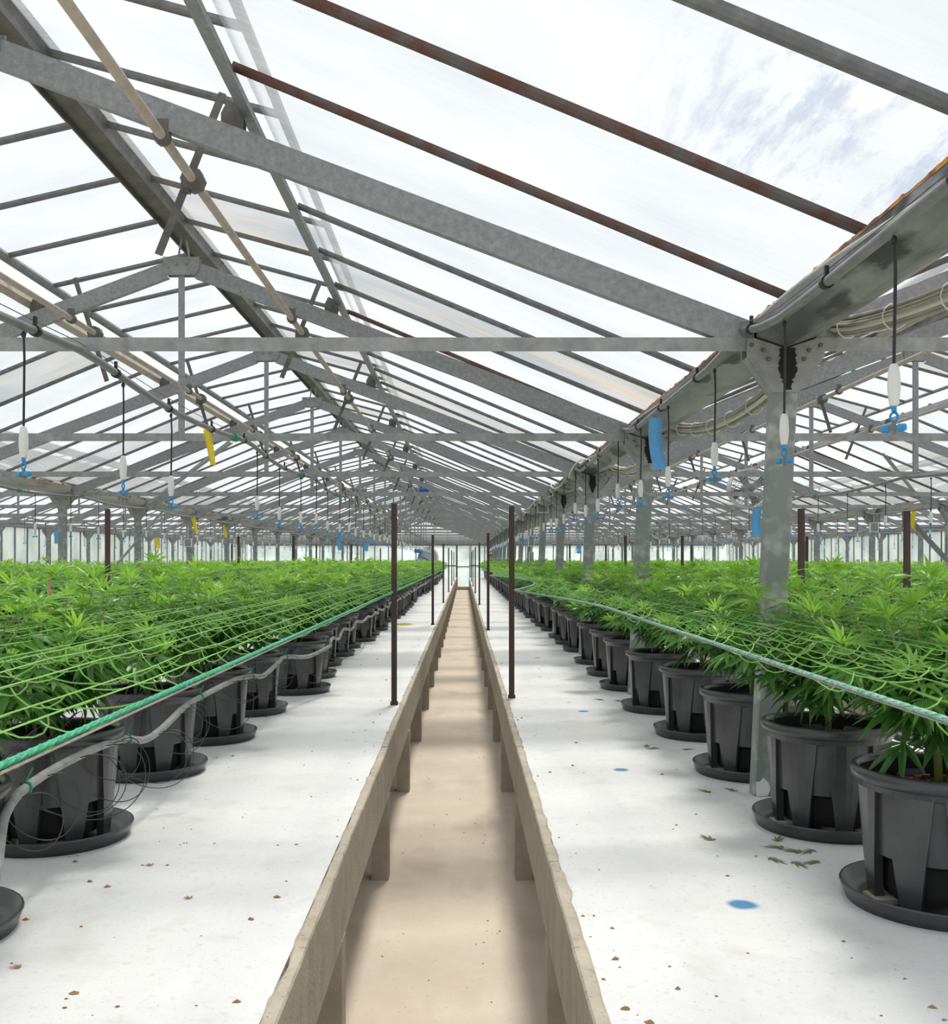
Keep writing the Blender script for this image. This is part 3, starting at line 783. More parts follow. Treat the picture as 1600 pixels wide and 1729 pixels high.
def foliage_mesh(L, name='foliage', low=False, skip=(), frac=1.0):
    Vs, Fs, T = [], [], []; off = 0; r = random.Random(1)
    for i, (kd, p, yaw, pit, rol, sz, tone, t) in enumerate(L):
        if i in skip or (frac < 1 and r.random() > frac): continue
        lib = LEAFLO if low else (TIPLIB if kd == 't' else LEAFLIB)
        V, F = lib[i % len(lib)]
        R = rotz(yaw) @ roty(pit) @ rotx(rol)
        Vs.append((V * sz) @ R.T + np.array(p)); Fs += [tuple(q + off for q in f) for f in F]
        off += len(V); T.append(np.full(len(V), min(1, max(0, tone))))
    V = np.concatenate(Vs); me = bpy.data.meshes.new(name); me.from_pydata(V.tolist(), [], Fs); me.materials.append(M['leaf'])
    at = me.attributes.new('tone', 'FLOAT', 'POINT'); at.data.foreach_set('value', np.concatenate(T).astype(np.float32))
    return me
def stem_mesh(S):
    m = MB()
    for pts, rr in S: m.tube(pts, rr[:len(pts)], 5)
    return m.mesh('stem', M['stem'], True)
VAR = []
for q in range(5):
    L_, S_ = plant_leaves(100 + q, 20 + q % 2, .38 + .02 * (q % 3), .86 + .02 * (q % 3))
    VAR.append((L_, S_, foliage_mesh(L_), stem_mesh(S_)))
LEAFOBJ = {}
def leaf_obj_mesh(lib, idx, toneq):
    key = (lib, idx, toneq)
    if key not in LEAFOBJ:
        V, F = (TIPLIB if lib == 't' else LEAFLIB)[idx]
        me = bpy.data.meshes.new('leaf'); me.from_pydata(V.tolist(), [], F); me.materials.append(M['leaf'])
        at = me.attributes.new('tone', 'FLOAT', 'POINT'); at.data.foreach_set('value', np.full(len(V), toneq / 8, dtype=np.float32))
        LEAFOBJ[key] = me
    return LEAFOBJ[key]

rows = {}
rows['R1'] = [(1.293, 2.74), (1.275, 3.53), (1.265, 4.42), (1.27, 5.37), (1.235, 6.27), (1.24, 7.32), (1.25, 8.2), (1.25, 9.12)]
y = 10.34
while y < 52.5:
    for dy in (0, .88, 1.76): rows['R1'].append((1.25 + random.uniform(-.02, .02), y + dy))
    y += 3
rows['L1'] = [(-1.37, 2.5), (-1.376, 3.38), (-1.39, 4.43), (-1.34, 5.26), (-1.34, 6.18), (-1.20, 7.14)]
y = 8.05
while y < 53: rows['L1'].append((-1.30 + random.uniform(-.07, .07), y)); y += .9
for key, x, ys in (('L2', -4.1, 6.3), ('R2', 4.0, 6.3), ('L3', -6.8, 11.5), ('R3', 6.63, 11.5), ('L4', -9.55, 17), ('R4', 9.25, 17), ('R5', 12.05, 23)):
    rows[key] = []; y = ys
    while y < 53: rows[key].append((x + random.uniform(-.06, .06), y)); y += .9
ROWN = {'L1': 'row left of aisle', 'R1': 'row right of aisle', 'L2': 'second row left of aisle', 'R2': 'second row right of aisle', 'L3': 'third row left of aisle',
        'R3': 'third row right of aisle', 'L4': 'row by left side wall', 'R4': 'fourth row right of aisle', 'R5': 'row by right side wall'}
allp = sorted([(y + (0 if k in ('L1', 'R1') else 2), k, i, x, y) for k, v in rows.items() for i, (x, y) in enumerate(v)])
INDIV = allp[:296]; MASS = allp[296:]
rp = random.Random(21)
for (_, key, i, x, y) in INDIV:
    v = VAR[rp.randrange(5)]; rz = rp.uniform(0, 2 * PI); sc = rp.uniform(.96, 1.04)
    near = key in ('L1', 'R1')
    if key == 'R1' : sc *= .97
    if near and i < 5: rz = rp.uniform(-.1, .1) + .35 + (2 * PI / 8) * rp.randrange(8)
    sauc = near or (key in ('L2', 'R2') and y < 16)
    t = thing('potted_plant', f"fan-leafed green plant in black pot, {nth(i + 1)} from front in {ROWN[key]}", 'plant', (x, y, BZ + (.010 if sauc else 0.001)), 'green plants in black pots', (0, 0, rz))
    pt = link('pot', POT, t); link('inner_basket', INNER, pt)
    if near or y < 14: link('soil', SOIL, t)
    if near and i < 6:
        L_, S_ = v[0], v[1]
        big = [q for q in range(len(L_)) if (L_[q][0] == 'n' and L_[q][3] is not None and L_[q][5] > .10)]
        big = sorted(big, key=lambda q: -(L_[q][1].z * .5 + L_[q][1].xy.length))[:150]
        sk = set(big)
        part(link('foliage', foliage_mesh(L_, 'foliage', False, sk), t), kind='stuff')
        for q in big:
            kd, p, yaw, pit, rol, sz, tone, tt = L_[q]
            R = Matrix((rotz(yaw) @ roty(pit) @ rotx(rol)).tolist())
            link('leaf', leaf_obj_mesh('n', q % 4, int(round(min(1, max(0, tone)) * 8))), t, p, R.to_euler(), sz)
        link('stem', v[3], t)
    else:
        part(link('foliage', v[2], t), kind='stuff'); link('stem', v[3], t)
    if key == 'R1' and i < 6:
        for a, R in ((2.2 - rz + PI, .12), (PI * 1.62 - rz, .09)):
            part(link('drip_stake', STAKE, t, (R * math.cos(a), R * math.sin(a), 0)), 'blue plastic drip stake')
    if near and i >= 12: pass
    if sauc:
        s = thing('saucer', f"black plastic saucer under pot, {nth(i + 1)} from front in {ROWN[key]}", 'saucer', (x, y, BZ), 'saucers under the pots')
        link('dish', SAUC, s)
        if near and i < 7:
            for a in (.4, 2.5, 4.6): part(link('riser_block', BLOCK, s, (.165 * math.cos(a - 1.4), .165 * math.sin(a - 1.4), 0), (0, 0, a - 1.4 + PI / 2)), 'grey concrete riser block')
# the small plants far back, past the countable ones
lowL = [VAR[q][0] for q in range(3)]
lowM = [foliage_mesh(l, 'far', True) for l in lowL]
LV = [(np.array([v.co[:] for v in me.vertices]), [tuple(p.vertices) for p in me.polygons], np.array([d.value for d in me.attributes['tone'].data])) for me in lowM]
Vs, Fs, T, off = [], [], [], 0; potmb = MB(); simple_pot = MB().lathe([(.18, 0), (.205, .31), (.226, .33), (.226, .357), (.2, .357), (.19, .29), (0, .29)], 12)
for (_, key, i, x, y) in MASS:
    V, F, tt = LV[rp.randrange(3)]; R = rotz(rp.uniform(0, 6.28))
    Vs.append(V @ R.T + np.array((x, y, BZ))); Fs += [tuple(q + off for q in f) for f in F]; off += len(V); T.append(tt)
    potmb.add([(a + x, b + y, c + BZ) for a, b, c in simple_pot.v], simple_pot.f)
me = bpy.data.meshes.new('far_foliage'); me.from_pydata(np.concatenate(Vs).tolist(), [], Fs); me.materials.append(M['leaf'])
at = me.attributes.new('tone', 'FLOAT', 'POINT'); at.data.foreach_set('value', np.concatenate(T).astype(np.float32))
fp = tag(link('far_foliage', me), 'mass of small green plants at the far end of the benches', 'plants', kind='stuff')
part(build(potmb, 'far_pot', M['potblack'], fp), kind='stuff')

# ------------------------------------------------------------------ stakes, ropes and nets
def stake(x, y, ztop, lab, z0=BZ, r=.018):
    t = thing('net_stake', lab, 'stake', (x, y, 0), 'rusty stakes carrying the nets')
    build(MB().prism((0, 0, z0), (0, 0, ztop), [(-r, -r), (r, -r), (r, -r + .006), (-r + .006, -r + .006), (-r + .006, r), (-r, r)], (1, 0, 0), (0, 1, 0)), 'bar', M['stake'], t)
    build(MB().box(-.024, .024, -.024, .024, z0, z0 + .02), 'foot_plate', M['stake'], t)
STL = [6.48, 14.5, 22, 29.5, 37, 44.5]; STR = [6.8, 13.4, 21, 28.5, 36, 43.5]
for k, y in enumerate(STL): stake(-.448, y, 1.95, f"rusty square net stake, {nth(k + 1)} from front along the left aisle edge")
for k, y in enumerate(STR): stake(.322, y, 1.95, f"rusty square net stake, {nth(k + 1)} from front along the right aisle edge")
for nm, x, ys in (('back edge of the left bench', -2.40, (6.8, 14.2, 21.5, 29)), ('back edge of the right bench', 2.26, (6.75, 14.1, 21.5, 29)),
                  ('front edge of the second right bench', 3.10, (7.05, 14.3, 22)), ('front edge of the second left bench', -3.22, (14.4, 22)),
                  ('back edge of the second left bench', -4.95, (14.0, 21.5)), ('back edge of the second right bench', 4.97, (14.6, 22))):
    for k, y in enumerate(ys): stake(x, y, 1.93, f"rusty net stake, {nth(k + 1)} from front on the {nm}")

NETZ = 1.385
def edge_r1(y):
    if y < 4.4: return .612
    if y < 6.8: return .612 - .277 * ((y - 4.4) / 2.4) ** 1.25
    st = [-.4] + STR + [52]
    for a, b in zip(st, st[1:]):
        if a <= y <= b:
            t = (y - a) / (b - a); return .335 + .33 * 4 * t * (1 - t) * (1 if y < 14 else .5)
    return .335
def net(lab, ea, eb, y0, y1, n, step, fine=True, grey=False):
    t = thing('trellis_net', lab, 'net')
    ys = [y0 + i * .3 for i in range(int((y1 - y0) / .3) + 1)]
    sag = lambda y: -.002 * math.sin(PI * (((y - STL[0]) % 7.6) / 7.6))
    for e in (ea, eb):
        build(MB().tube([(e(y), y, NETZ + sag(y)) for y in ys], .0036, 6), 'edge_rope', M['ropecore'] if grey else M['rope'], t)
        if fine and e is ea:                                               # strands twined round the rope, grey cord below it
            for ph in (0, 2.1, 4.2):
                pts = []
                for i in range(int((11 - y0) / .011)):
                    y = y0 + i * .011; w = i * .9 + ph; pts.append((e(y) + .0026 * math.cos(w), y, NETZ + sag(y) + .0026 * math.sin(w)))
                build(MB().tube(pts, .0019, 4), 'braid_strand', M['ropecore'] if grey and ph else M['rope'], t)
            build(MB().tube([(e(y) + .002, y, NETZ + sag(y) - .0065) for y in ys], .0020, 5), 'grey_cord', M['cable'], t)
    r = random.Random(int(abs(ea(8)) * 100)); m = MB()
    f = lambda y, u: ea(y) + (eb(y) - ea(y)) * u
    ofs = [0] + [r.gauss(0, .010) for _ in range(n - 1)] + [0]
    zof = [0] + [r.gauss(0, .005) for _ in range(n - 1)] + [0]
    for j in range(1, n):
        m.tube([(f(y, j / n) + ofs[j] + r.gauss(0, .003), y, NETZ + sag(y) + zof[j] + r.gauss(0, .002)) for y in ys], (.0016 if fine else .0022), 3, False)
    for j in range(n):
        y = y0 + r.uniform(0, step)
        while y < min(y1, 22 if fine else 14):
            dy = r.gauss(0, .035); u0, u1 = j / n, (j + 1) / n
            a = Vector((f(y, u0) + ofs[j], y, NETZ + sag(y) + zof[j])); b = Vector((f(y + dy, u1) + ofs[j + 1], y + dy, NETZ + sag(y) + zof[j + 1]))
            sg = r.uniform(.010, .035); bow = r.gauss(0, .025)
            if y < 9: pts = [a.lerp(b, q) + Vector((0, bow * math.sin(PI * q) + .012 * math.sin(2 * PI * q), -sg * math.sin(PI * q))) for q in (0, .15, .35, .5, .65, .85, 1)]
            else: pts = [a, a.lerp(b, .5) + Vector((0, bow, -sg)), b]
            m.tube(pts, .0015, 3, False)
            y += step * r.uniform(.8, 1.2)
    part(build(m, 'netting', M['net'], t), kind='stuff')
net('green trellis net stretched over the plants left of the aisle', lambda y: -.455, lambda y: -2.38, -.4, 52, 21, .17)
net('green trellis net sagging over the plants right of the aisle', edge_r1, lambda y: 2.25, .2, 52, 18, .16, True, True)
net('green trellis net over the second bench left of the aisle', lambda y: -3.2, lambda y: -4.95, 6, 52, 11, .25, False)
net('green trellis net over the second bench right of the aisle', lambda y: 3.1, lambda y: 4.97, 6, 52, 11, .25, False)

# small wooden cane in the left plants
tag(build(MB().tube([(-2.05, 5.0, 1.0), (-2.06, 5.0, 1.57)], .009, 6), 'cane', mat('cane', (.50, .28, .16), .8)), 'thin brown cane standing among the left plants', 'cane')
# ------------------------------------------------------------------ drip hose along the left pots
hz = lambda y: BZ + .235
pts = []
ctrl = [(-1.0, 1.7, BZ + .02), (-1.02, 2.05, BZ + .06), (-1.06, 2.27, BZ + .20), (-1.155, 2.54, BZ + .292), (-1.18, 2.76, BZ + .322), (-1.172, 3.1, BZ + .334), (-1.165, 3.43, BZ + .32), (-1.15, 3.62, BZ + .284), (-1.145, 3.82, BZ + .292), (-1.158, 4.2, BZ + .325), (-1.16, 4.5, BZ + .328), (-1.14, 5.0, BZ + .335), (-1.12, 5.3, BZ + .32), (-1.115, 5.6, BZ + .288), (-1.09, 5.9, BZ + .33), (-1.10, 6.2, BZ + .335), (-1.02, 6.6, BZ + .30), (-.94, 7.0, BZ + .33), (-.965, 7.25, BZ + .33)]
y = 8.0
while y < 52: ctrl += [(-1.06 + random.uniform(-.02, .02), y, BZ + .315), (-1.05, y + .45, BZ + random.uniform(.265, .30))]; y += .9 * random.uniform(.9, 1.2)
def smooth_pts(c, n=5):
    out = []
    for i in range(len(c) - 1):
        p0, p1, p2, p3 = [Vector(c[max(0, min(len(c) - 1, i + k))]) for k in (-1, 0, 1, 2)]
        for q in range(n):
            t = q / n; out.append(.5 * ((2 * p1) + (p2 - p0) * t + (2 * p0 - 5 * p1 + 4 * p2 - p3) * t * t + (-p0 + 3 * p1 - 3 * p2 + p3) * t ** 3))
    out.append(Vector(c[-1])); return out
hp = smooth_pts(ctrl)
hose = thing('drip_hose', 'grey drip hose looped along the pots left of the aisle', 'hose')
build(MB().tube(hp, .0135, 8), 'main_pipe', M['hose'], hose, True)
rd = random.Random(9)
for q, yy in enumerate([2.7, 2.9, 3.0, 3.3, 3.4, 3.75, 4.1, 4.2, 4.9, 5.0, 5.4, 5.9, 6.2, 6.7, 7.3, 8.0, 8.6, 9.3, 10, 10.8, 11.6, 12.4, 13.4, 14.4]):
    for w in range(1 + q % 2):
        p = min(hp, key=lambda v: abs(v.y - yy - rd.uniform(-.1, .1))); a = rd.uniform(.06, .15); b = rd.uniform(.05, .125); al = rd.uniform(-.22, .14); T = PI * rd.uniform(1.45, 1.8); ph = rd.uniform(-.4, .5)
        lp = []
        for q in range(27):
            t = T * q / 26; lp.append(p + Vector((a * math.sin(t) * .9 + .015, al * t / T + .05 * math.sin(t + ph), .012 * math.sin(2 * t) + .02 * math.sin(t * .5) - b * (1 - math.cos(t)))))
        e = lp[-1]; lp = [v for v in lp if v.z > BZ + .012]
        if w == 0: lp += smooth_pts([lp[-1], lp[-1] + Vector((-.03, .02, .06)), Vector((p.x - .10, p.y + rd.uniform(-.05, .08), BZ + .43)), Vector((p.x - .20, p.y + rd.uniform(-.06, .06), BZ + .33))], 5)[1:]
        build(MB().tube(lp, .0017, 5), 'drip_tube', M['tube'], hose, True)
for yy in (2.72, 3.48, 4.46, 5.3, 6.2): 
    p = min(hp, key=lambda v: abs(v.y - yy)); build(MB().lathe([(.0145, -.004), (.019, -.003), (.019, .003), (.0145, .004)], 8, tuple(p), 'y').tube([p + Vector((0, 0, .015)), p + Vector((.01, .02, .05))], .003, 4), 'green_tie', M['green'], hose)
hose2 = tag(build(MB().tube(smooth_pts([(1.62, 2.2, BZ + .25), (1.60, 3.2, BZ + .30), (1.58, 4.6, BZ + .26), (1.6, 6, BZ + .3), (1.58, 9, BZ + .27), (1.58, 52, BZ + .29)], 8), .014, 7), 'drip_hose', M['hose']), 'dark drip hose behind the pots right of the aisle', 'hose')
for q, (x, y) in enumerate(rows['R1'][:6]):
    tag(build(MB().tube(smooth_pts([(1.60, y + .12, BZ + .29), (1.50, y + .08, BZ + .42), (x + .10, y - .02, BZ + .44), (x - .02 - .05 * (q % 2), y - .10, BZ + .345)], 6), .003, 5), 'drip_tube', M['tube']), f"thin black drip tube arching into {nth(q + 1)} pot from front right of aisle", 'tube', 'drip tubes on the right')

# ------------------------------------------------------------------ overhead misting lines and nozzles
def mist_line(x, hfun, y0, y1, lab, r=.016):
    t = thing('mist_pipe', lab, 'pipe', (x, 0, 0))
    ys = [y0 + i * .25 for i in range(int((y1 - y0) / .25) + 1)]
    build(MB().tube([(.012 * math.sin(y * 2.1), y, Z(hfun(y))) for y in ys], r, 8), 'pipe', M['pvc'], t, True)
    cl = MB()
    build(MB().tube([(.006, y, Z(hfun(y)) + .03 + .012 * math.sin(PI * ((y - 1) % 3) / 3)) for y in ys if y < 26], .002, 4), 'support_wire', M['castiron'], t)
    return t
sagm = lambda y: .820 - .045 * math.sin(PI * ((y - 4) % 3) / 3)
sagg = lambda y: .862 - .028 * math.sin(PI * ((y - 4.15) % 3) / 3) + .055 * max(0, 1 - abs(((y - 4 + 1.5) % 3) - 1.5) / .35)
LINES = [('L_mid', -1.5, sagm, 2.4, 'wavy grey misting pipe hung under the tie beams left of the aisle'),
         ('R_gut', 1.09, sagg, 1.5, 'grey misting pipe clipped along the gutter right of the aisle'),
         ('L_gut', GX[1] + .25, sagm, 9.5, 'grey misting pipe beside the gutter beyond the left benches'),
         ('R_mid', 4.35, sagm, 6, 'grey misting pipe across the bay right of the nearest post'),
         ('R_gut2', GX[3] - .16, sagg, 14, 'grey misting pipe beside the gutter beyond the right benches'),
         ('L_far', -8.3, sagm, 16, 'grey misting pipe in the bay beyond the left posts'),
         ('R_far', 10.9, sagm, 20, 'grey misting pipe in the far right bay')]
LINEOBJ = {}
for key, x, f, y0, lab in LINES: LINEOBJ[key] = mist_line(x, f, y0, 53, lab)
conn = MB().lathe([(.017, -.04), (.026, -.035), (.03, 0), (.026, .035), (.017, .04)], 10, (0, 0, 0), 'y').mesh('coupling', M['green'])
for key, ys in (('L_mid', (6.55, 9.2, 12.1)), ('L_gut', (11.2,)), ('R_gut2', (15.5, 19)), ('R_mid', (12.5,))):
    for y in ys: part(link('coupling', conn, LINEOBJ[key], (.012 * math.sin(y * 2.1), y, Z(dict((k, f) for k, _, f, _, _ in LINES)[key](y)))), 'dark green pipe coupling')
clip = MB().lathe([(.017, -.012), (.021, -.012), (.021, .012), (.017, .012)], 10, (0, 0, 0), 'y').box(-.006, .006, -.006, .006, .018, .05).mesh('pipe_clip', M['black'])
for key, y0 in (('R_gut', 2.2), ('L_mid', 3.5)):
    f = dict((k, f) for k, _, f, _, _ in LINES)[key]
    for q in range(16):
        y = y0 + q * .83; link('pipe_clip', clip, LINEOBJ[key], (.012 * math.sin(y * 2.1), y, Z(f(y))))
def nozzle_meshes():
    tb = MB().tube([(0, 0, -.01), (.004, 0, -.10), (0, 0, -.345)], .0042, 6).lathe([(.007, -.03), (.009, -.02), (.005, -.012)], 6)
    w = MB(); prof = [(.004, -.44), (.011, -.437), (.0145, -.415), (.0165, -.39), (.0145, -.355), (.010, -.335), (.004, -.332)]
    w.lathe(prof, 10)
    b = MB()
    b.box(-.005, .005, -.005, .005, -.452, -.438)
    for k in range(8):
        a0, a1 = 2 * PI * k / 8, 2 * PI * (k + 1) / 8
        b.tube([(.010 * math.cos(a0), 0, -.466 + .012 * math.sin(a0)), (.010 * math.cos(a1), 0, -.466 + .012 * math.sin(a1))], .0035, 4)
    b.lathe([(0, -.030), (.009, -.029), (.010, -.012), (.006, -.010), (0, -.010)], 8, (0, 0, -.494), 'x'); b.lathe([(0, .010), (.006, .010), (.010, .012), (.009, .029), (0, .030)], 8, (0, 0, -.494), 'x')
    j = MB().box(-.012, .012, -.005, .005, -.499, -.488).box(-.004, .004, -.004, .004, -.49, -.478).box(-.004, .004, -.004, .004, -.51, -.498)
    return tb.mesh('drop_tube', M['black']), w.mesh('weight', M['white']), b.mesh('spray_head', M['blue']), j.mesh('nozzle_body', M['pvc'])
NZ = nozzle_meshes()
NP = {'L_mid': [3.41, 4.43, 5.2] + [7.28 + .97 * k for k in range(44)], 'R_gut': [2.53 + .93 * k for k in range(52)],
      'L_gut': [10.6 + 1.0 * k for k in range(38)], 'R_mid': [8.4 + 1.0 * k for k in range(32)], 'R_gut2': [15.3 + 1.0 * k for k in range(30)],
      'L_far': [17 + 1.0 * k for k in range(24)], 'R_far': [22.5 + 1.0 * k for k in range(20)]}
NLAB = {'L_mid': 'hung over the left bench', 'R_gut': 'along the gutter right of aisle', 'L_gut': 'beside the left post row', 'R_mid': 'in the bay right of nearest post',
        'R_gut2': 'beside the right post row', 'L_far': 'in the bay beyond left posts', 'R_far': 'in the far right bay'}
rn = random.Random(4)
for key, x, f, y0, lab in LINES:
    for q, y in enumerate(NP[key]):
        if y > 52: break
        t = thing('mist_nozzle', f"white mist nozzle with blue head, {nth(q + 1)} from front {NLAB[key]}", 'nozzle', (x + .012 * math.sin(y * 2.1), y, Z(f(y)) - .008), 'hanging mist nozzles', (0, 0, rn.uniform(-.9, .9)))
        link('drop_tube', NZ[0], t); link('weight', NZ[1], t); sh = link('spray_head', NZ[2], t)
        if y < 9: link('nozzle_body', NZ[3], sh)

# ------------------------------------------------------------------ cables beside the gutter
cb = thing('cable_bundle', 'beige cable bundle strapped beside the gutter right of the nearest post', 'cable')
cs = lambda y: .93 - .15 * math.sin(PI * ((y - 4) % 3) / 3) ** .8
rc = random.Random(12)
for k in range(18):
    ph = rc.uniform(0, 6); qa = k * 2.4; qr = .034 * math.sqrt((k + .5) / 18); ox, oz = qr * math.cos(qa), qr * math.sin(qa)
    ys = [1 + .2 * i for i in range(150)]
    build(MB().tube([(GX[2] + .215 + ox + .006 * math.sin(y * 2.3 + ph), y, Z(cs(y)) + oz + .006 * math.cos(y * 1.9 + ph)) for y in ys], rc.uniform(.006, .010), 5), 'cable', M['cable'] if k % 4 else M['cablewhite'], cb, True)
for k in range(26):
    y = 2.2 + k * .42; m = MB(); c = Vector((GX[2] + .215, y, Z(cs(y))))
    m.tube([c + Vector((.046 * math.cos(2 * PI * q / 10), .01 * math.sin(q), .044 * math.sin(2 * PI * q / 10))) for q in range(11)], .003, 4); build(m, 'cable_tie', M['cablewhite'], cb)
wc = [(GX[2] - .135 + .012 * math.sin(y * 1.3), y, Z(.90 + .025 * math.sin(y * 2.1 + .6))) for y in [1.4 + .1 * i for i in range(300)]]
tag(build(MB().tube(wc, .006, 5), 'white_cable', M['cablewhite'], None, True), 'thin white cable running along the inner face of the right gutter', 'cable')
wc = [(GX[2] - .20 + .05 * math.sin(y * 3.1), y, Z(.86 + .05 * math.sin(y * 4.3))) for y in [8.2 + .1 * i for i in range(180)]]
tag(build(MB().tube(wc, .007, 5), 'loose_cable', M['cablewhite'], None, True), 'loose pale cable looping below the right gutter farther back', 'cable')

# ------------------------------------------------------------------ sticky cards
def card(x, y, ztop, w, h, m, lab, rz=0, tilt=0, bend=.03, twist=0.0, cat='sticky card', up=.10):
    t = thing('sticky_card', lab, cat, (x, y, ztop), 'insect sticky cards', (0, tilt, rz))
    b = MB(); n = 8; vs = []
    for s in (-.001, .001):
        for i in range(n + 1):
            u = i / n; a = twist * u; by = bend * math.sin(PI * u) + s
            for q in (-1, 1): vs.append((q * w / 2 * math.cos(a) + bend * .6 * u * u, q * w / 2 * math.sin(a) + by, -u * h))
    N = 2 * (n + 1); fs = []
    for i in range(n):
        fs.append((2 * i, 2 * i + 2, 2 * i + 3, 2 * i + 1)); fs.append((N + 2 * i, N + 2 * i + 1, N + 2 * i + 3, N + 2 * i + 2))
        fs.append((2 * i, N + 2 * i, N + 2 * i + 2, 2 * i + 2)); fs.append((2 * i + 1, 2 * i + 3, N + 2 * i + 3, N + 2 * i + 1))
    b.add(vs, fs); build(b, 'card', m, t, True)
    build(MB().tube([(0, 0, -.005), (0, 0, up)], .002, 4), 'wire', M['castiron'], t)
B_, Y_ = M['bluecard'], M['yellow']
card(1.10, 5.77, Z(.82), .081, .30, B_, 'blue sticky card hung before the second post right of the aisle', .15, -.03, up=.05)
card(3.78, 12.97, Z(.665), .125, .36, B_, 'blue sticky card hung under the round fan', .2, .06, up=.17)
card(3.91, 12.96, Z(.655), .09, .35, B_, 'narrow blue sticky card hung under the fan beside the nearest post', -.3, .05, up=.18)
card(-1.57, 6.15, Z(.80), .042, .22, Y_, 'yellow sticky strip twisting from the pipe left of the aisle', 0, -.12, .02, 1.0, up=.03)
card(-4.93, 18.3, Z(.80), .07, .32, Y_, 'yellow sticky strip leaning in front of the left post row', 0, -.2, .02, .8, up=.03)
card(-4.93, 20.6, Z(.72), .06, .26, Y_, 'smaller yellow strip beside the left post row, hung low', 0, -.2, .02, .8, up=.10)
card(-6.7, 22.0, Z(.50), .10, .24, Y_, 'yellow card low in the bay beyond the left posts', 0, 0, up=.36)
card(7.56, 16.9, Z(.85), .09, .32, Y_, 'yellow sticky card under the gutter beyond the right benches', .2, .1, up=.03)
card(-8.9, 22.0, Z(.66), .13, .30, B_, 'blue sticky card in the bay beyond the left posts', 0, 0, up=.2)
card(-3.1, 25.0, Z(.80), .10, .55, B_, 'long blue sticky card far back left of the aisle', 0, .0, up=.06)
card(-4.2, 43.0, Z(.75), .20, .36, B_, 'blue sticky card hung far back by the left posts', 0, .0, up=.11)
card(4.9, 43.0, Z(.65), .20, .36, B_, 'blue sticky card far back right of the posts', 0, .0, up=.21)
card(1.45, 19.0, Z(.85), .06, .42, Y_, 'yellow strip hung by a post right of the aisle farther back', 0, .08, .03, .4, up=.03)
card(1.22, 40.0, Z(.80), .18, .36, B_, 'blue sticky card hung along the right post row far back', 0, 0, up=.06)

# ------------------------------------------------------------------ fans, boxes, sign
def cage_fan(x, y, z, R, lab, rz=0.3, yaw=.0):
    t = thing('cage_fan', lab, 'fan', (x, y, z), None, (0, 0, rz))
    build(MB().lathe([(R, -.10), (R + .012, -.10), (R + .012, .10), (R, .10), (R, -.10)], 40, (0, 0, 0), 'y'), 'drum', M['fan'], t)
    g = MB()
    for k in range(36):
        a = 2 * PI * k / 36; g.tube([(.05 * math.cos(a), -.125, .05 * math.sin(a)), (R * .7 * math.cos(a), -.125, R * .7 * math.sin(a)), (R * math.cos(a), -.10, R * math.sin(a))], .0035, 4)
    for rr in (.05, .09, .13, .17, .21, R * .95):
        g.tube([(rr * math.cos(2 * PI * k / 28), -.125, rr * math.sin(2 * PI * k / 28)) for k in range(29)], .0035, 4)
    part(build(g, 'guard', M['fan'], t), kind='stuff')
    for k in range(4):
        a = 2 * PI * k / 4 + .4; u = Vector((math.cos(a), 0, math.sin(a))); v = Vector((-math.sin(a), 0, math.cos(a))); b = MB()
        b.add([u * .05 - v * .03 + Vector((0, -.02, 0)), u * .05 + v * .03 + Vector((0, .02, 0)), u * (R - .02) + v * .08 + Vector((0, .04, 0)), u * (R - .02) - v * .05 + Vector((0, -.04, 0))], [(0, 1, 2, 3)])
        build(b, 'blade', M['motor'], t)
    build(MB().lathe([(0, -.13), (.05, -.13), (.055, -.12), (.06, .0), (.07, .10), (0, .12)], 16, (0, 0, 0), 'y'), 'hub', M['motor'], t, True)
    hb = MB()
    for q in (-1, 1): hb.box(q * R * .8 - .012, q * R * .8 + .012, -.16, -.09, Z(.83) - z - .03, Z(.83) - z + .08)
    build(hb, 'hanger', M['castiron'], t)
cage_fan(3.72, 13.17, Z(.94), .25, 'round caged fan hung under the roof behind the nearest post', 0)
cage_fan(6.1, 31.17, Z(.95), .30, 'small caged fan hung far back in the bay right of the posts', 0)
cage_fan(-2.4, 28.17, Z(.95), .27, 'caged fan hung far back left of the roof peak', 0)
df = thing('drum_fan', 'blue and grey drum fan standing at the far end left of the aisle', 'fan', (-1.75, 46, 0))
build(MB().lathe([(.44, -.2), (.47, -.2), (.47, .2), (.44, .2), (.44, -.2)], 28, (.12, 0, 1.72), 'y'), 'drum', M['fan'], df)
build(MB().lathe([(0, -.12), (.42, -.12), (.42, -.10), (0, -.10)], 24, (.12, 0, 1.72), 'y'), 'guard_disc', M['fan'], df)
build(MB().box(-.50, -.16, -.28, -.20, 1.92, 2.10), 'motor_box', M['motorblue'], df)
st = MB()
for a, b in (((-.45, -.24, 1.4), (-.2, -.24, 1.95)), ((-.2, -.24, 1.75), (.5, -.24, 1.4)), ((-.5, -.24, 1.4), (.6, -.24, 1.4)), ((-.45, -.24, .66), (-.45, -.24, 1.4)), ((.55, -.24, .66), (.55, -.24, 1.4))):
    st.tube([a, b], .03, 6)
build(st, 'stand', M['motorblue'], df)
def box_on_post(x, y, z, w, h, lab, m='white'):
    t = thing('switch_box', lab, 'box', (x, y, z))
    build(MB().box(-w / 2, w / 2, -.05, 0, -h / 2, h / 2), 'case', M[m], t)
    build(MB().box(-w / 2 + .015, w / 2 - .015, -.058, -.05, -h / 2 + .015, h / 2 - .015), 'cover', M['galv_pale'], t)
    build(MB().tube([(0, -.02, h / 2), (0, -.02, h / 2 + .25)], .008, 5), 'conduit', M['cablewhite'], t)
box_on_post(GX[2], 18.94, Z(.36), .12, .20, 'pale switch box on the post behind the right stake')
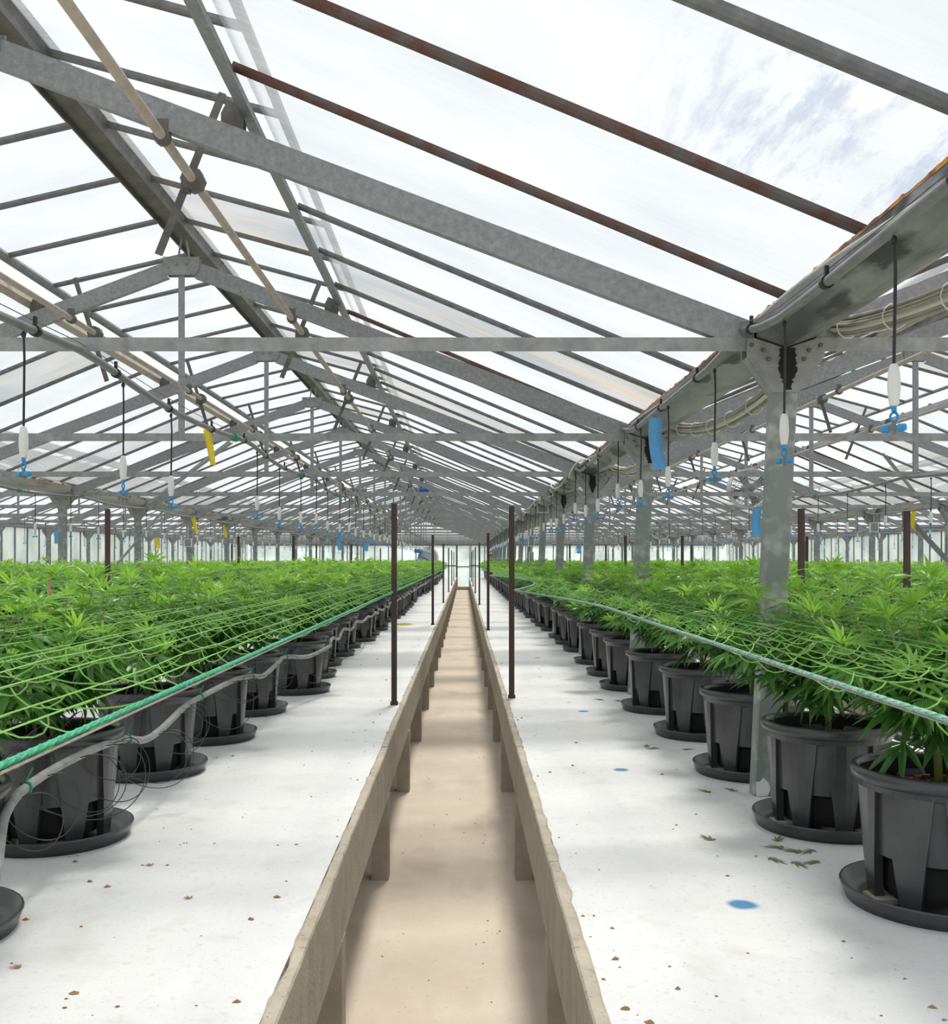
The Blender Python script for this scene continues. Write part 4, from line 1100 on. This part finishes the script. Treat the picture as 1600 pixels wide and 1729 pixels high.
box_on_post(GX[2], 18.94, Z(.06), .09, .20, 'lower pale switch box on the same post behind the right stake')
box_on_post(GX[2] - .02, 15.9, Z(.83), .17, .17, 'pale junction box high on a post right of the aisle')
box_on_post(GX[3], 18.94, Z(.62), .16, .18, 'white junction box on the right post row')
box_on_post(GX[1], 18.94, Z(.33), .14, .16, 'small pale box on a left row post')
sg = thing('fire_sign', 'red fire extinguisher sign on the far right post row', 'sign', (1.20, 45.96, Z(.40)))
build(MB().box(-.12, .12, -.012, 0, -.20, .20), 'board', M['red'], sg)
build(MB().box(-.06, -.01, -.016, -.012, -.12, .10).box(-.045, -.025, -.016, -.012, .10, .14).box(.02, .08, -.016, -.012, .02, .10).box(.02, .08, -.016, -.012, -.12, -.04), 'pictogram', M['white'], sg)

# ------------------------------------------------------------------ fallen leaves and litter
flm = [leaf_arrays(1.0, 61 + k, 5) for k in range(3)]
spots = [(1.02, 3.30), (1.06, 3.24), (1.10, 3.19), (.94, 3.17), (1.01, 3.13), (1.14, 3.25), (1.12, 3.12), (.98, 5.0), (1.05, 4.92), (1.0, 4.0), (.95, 6.7), (1.03, 6.6), (.88, 6.75), (1.10, 4.02), (.83, 3.31), (.9, 4.98), (-.95, 3.05), (-.62, 1.9), (-1.0, 2.3), (-.75, 2.75), (.35, 1.75)]
for q, (x, y) in enumerate(spots):
    V, F = flm[q % 3]; V = V.copy(); V[:, 2] *= .1
    m = bpy.data.meshes.new('fallen_leaf'); m.from_pydata(V.tolist(), [], F); m.materials.append(M['litter_green'] if q < 16 else M['litter'])
    tag(link('fallen_leaf', m, None, (x, y, BZ + .003), (0, 0, rp.uniform(0, 6)), (.085, .036 + .02 * rp.random(), .05) if q < 16 else .032), f'withered green leaf by the right pots, {nth(1 + sorted(spots[:16], key=lambda p: p[1]).index((x, y)))} from the front' if q < 16 else f"small dry brown leaf on the bare white bench, {['far left', 'nearest left', 'second left', 'third left', 'right by the curb'][q - 16]}", 'leaf', 'withered leaves by the right pots' if q < 16 else 'dry leaves on the open bench')
lm = MB(); rl_ = random.Random(8)
def fleck(x, y, z, s):
    n = rl_.randint(4, 6); a0 = rl_.uniform(0, 6); vs = []
    for k in range(n):
        a = a0 + 2 * PI * k / n; rr = s * rl_.uniform(.35, 1); vs.append((x + rr * math.cos(a), y + rr * math.sin(a) * .7, z + .001))
    vs.append((x, y, z + s * .5)); lm.add(vs, [(k, (k + 1) % n, n) for k in range(n)])
for _ in range(330):
    side = rl_.random() < .5; y = 1.7 + 12 * rl_.random() ** 1.8
    x = rl_.uniform(-1.25, -.42) if side else rl_.uniform(.31, 1.0)
    if not side and rl_.random() < .3: x = .30 + abs(rl_.gauss(0, .03))
    fleck(x, y, BZ, rl_.uniform(.0025, .009) if rl_.random() < .85 else .014)
for _ in range(120): fleck(rl_.uniform(-.36, .24), 1.8 + 9 * rl_.random() ** 1.6, 0, rl_.uniform(.003, .009))
tag(build(lm, 'leaf_litter', M['litter']), 'brown crumbs of leaf litter scattered over white benches and aisle floor', 'litter', kind='stuff')
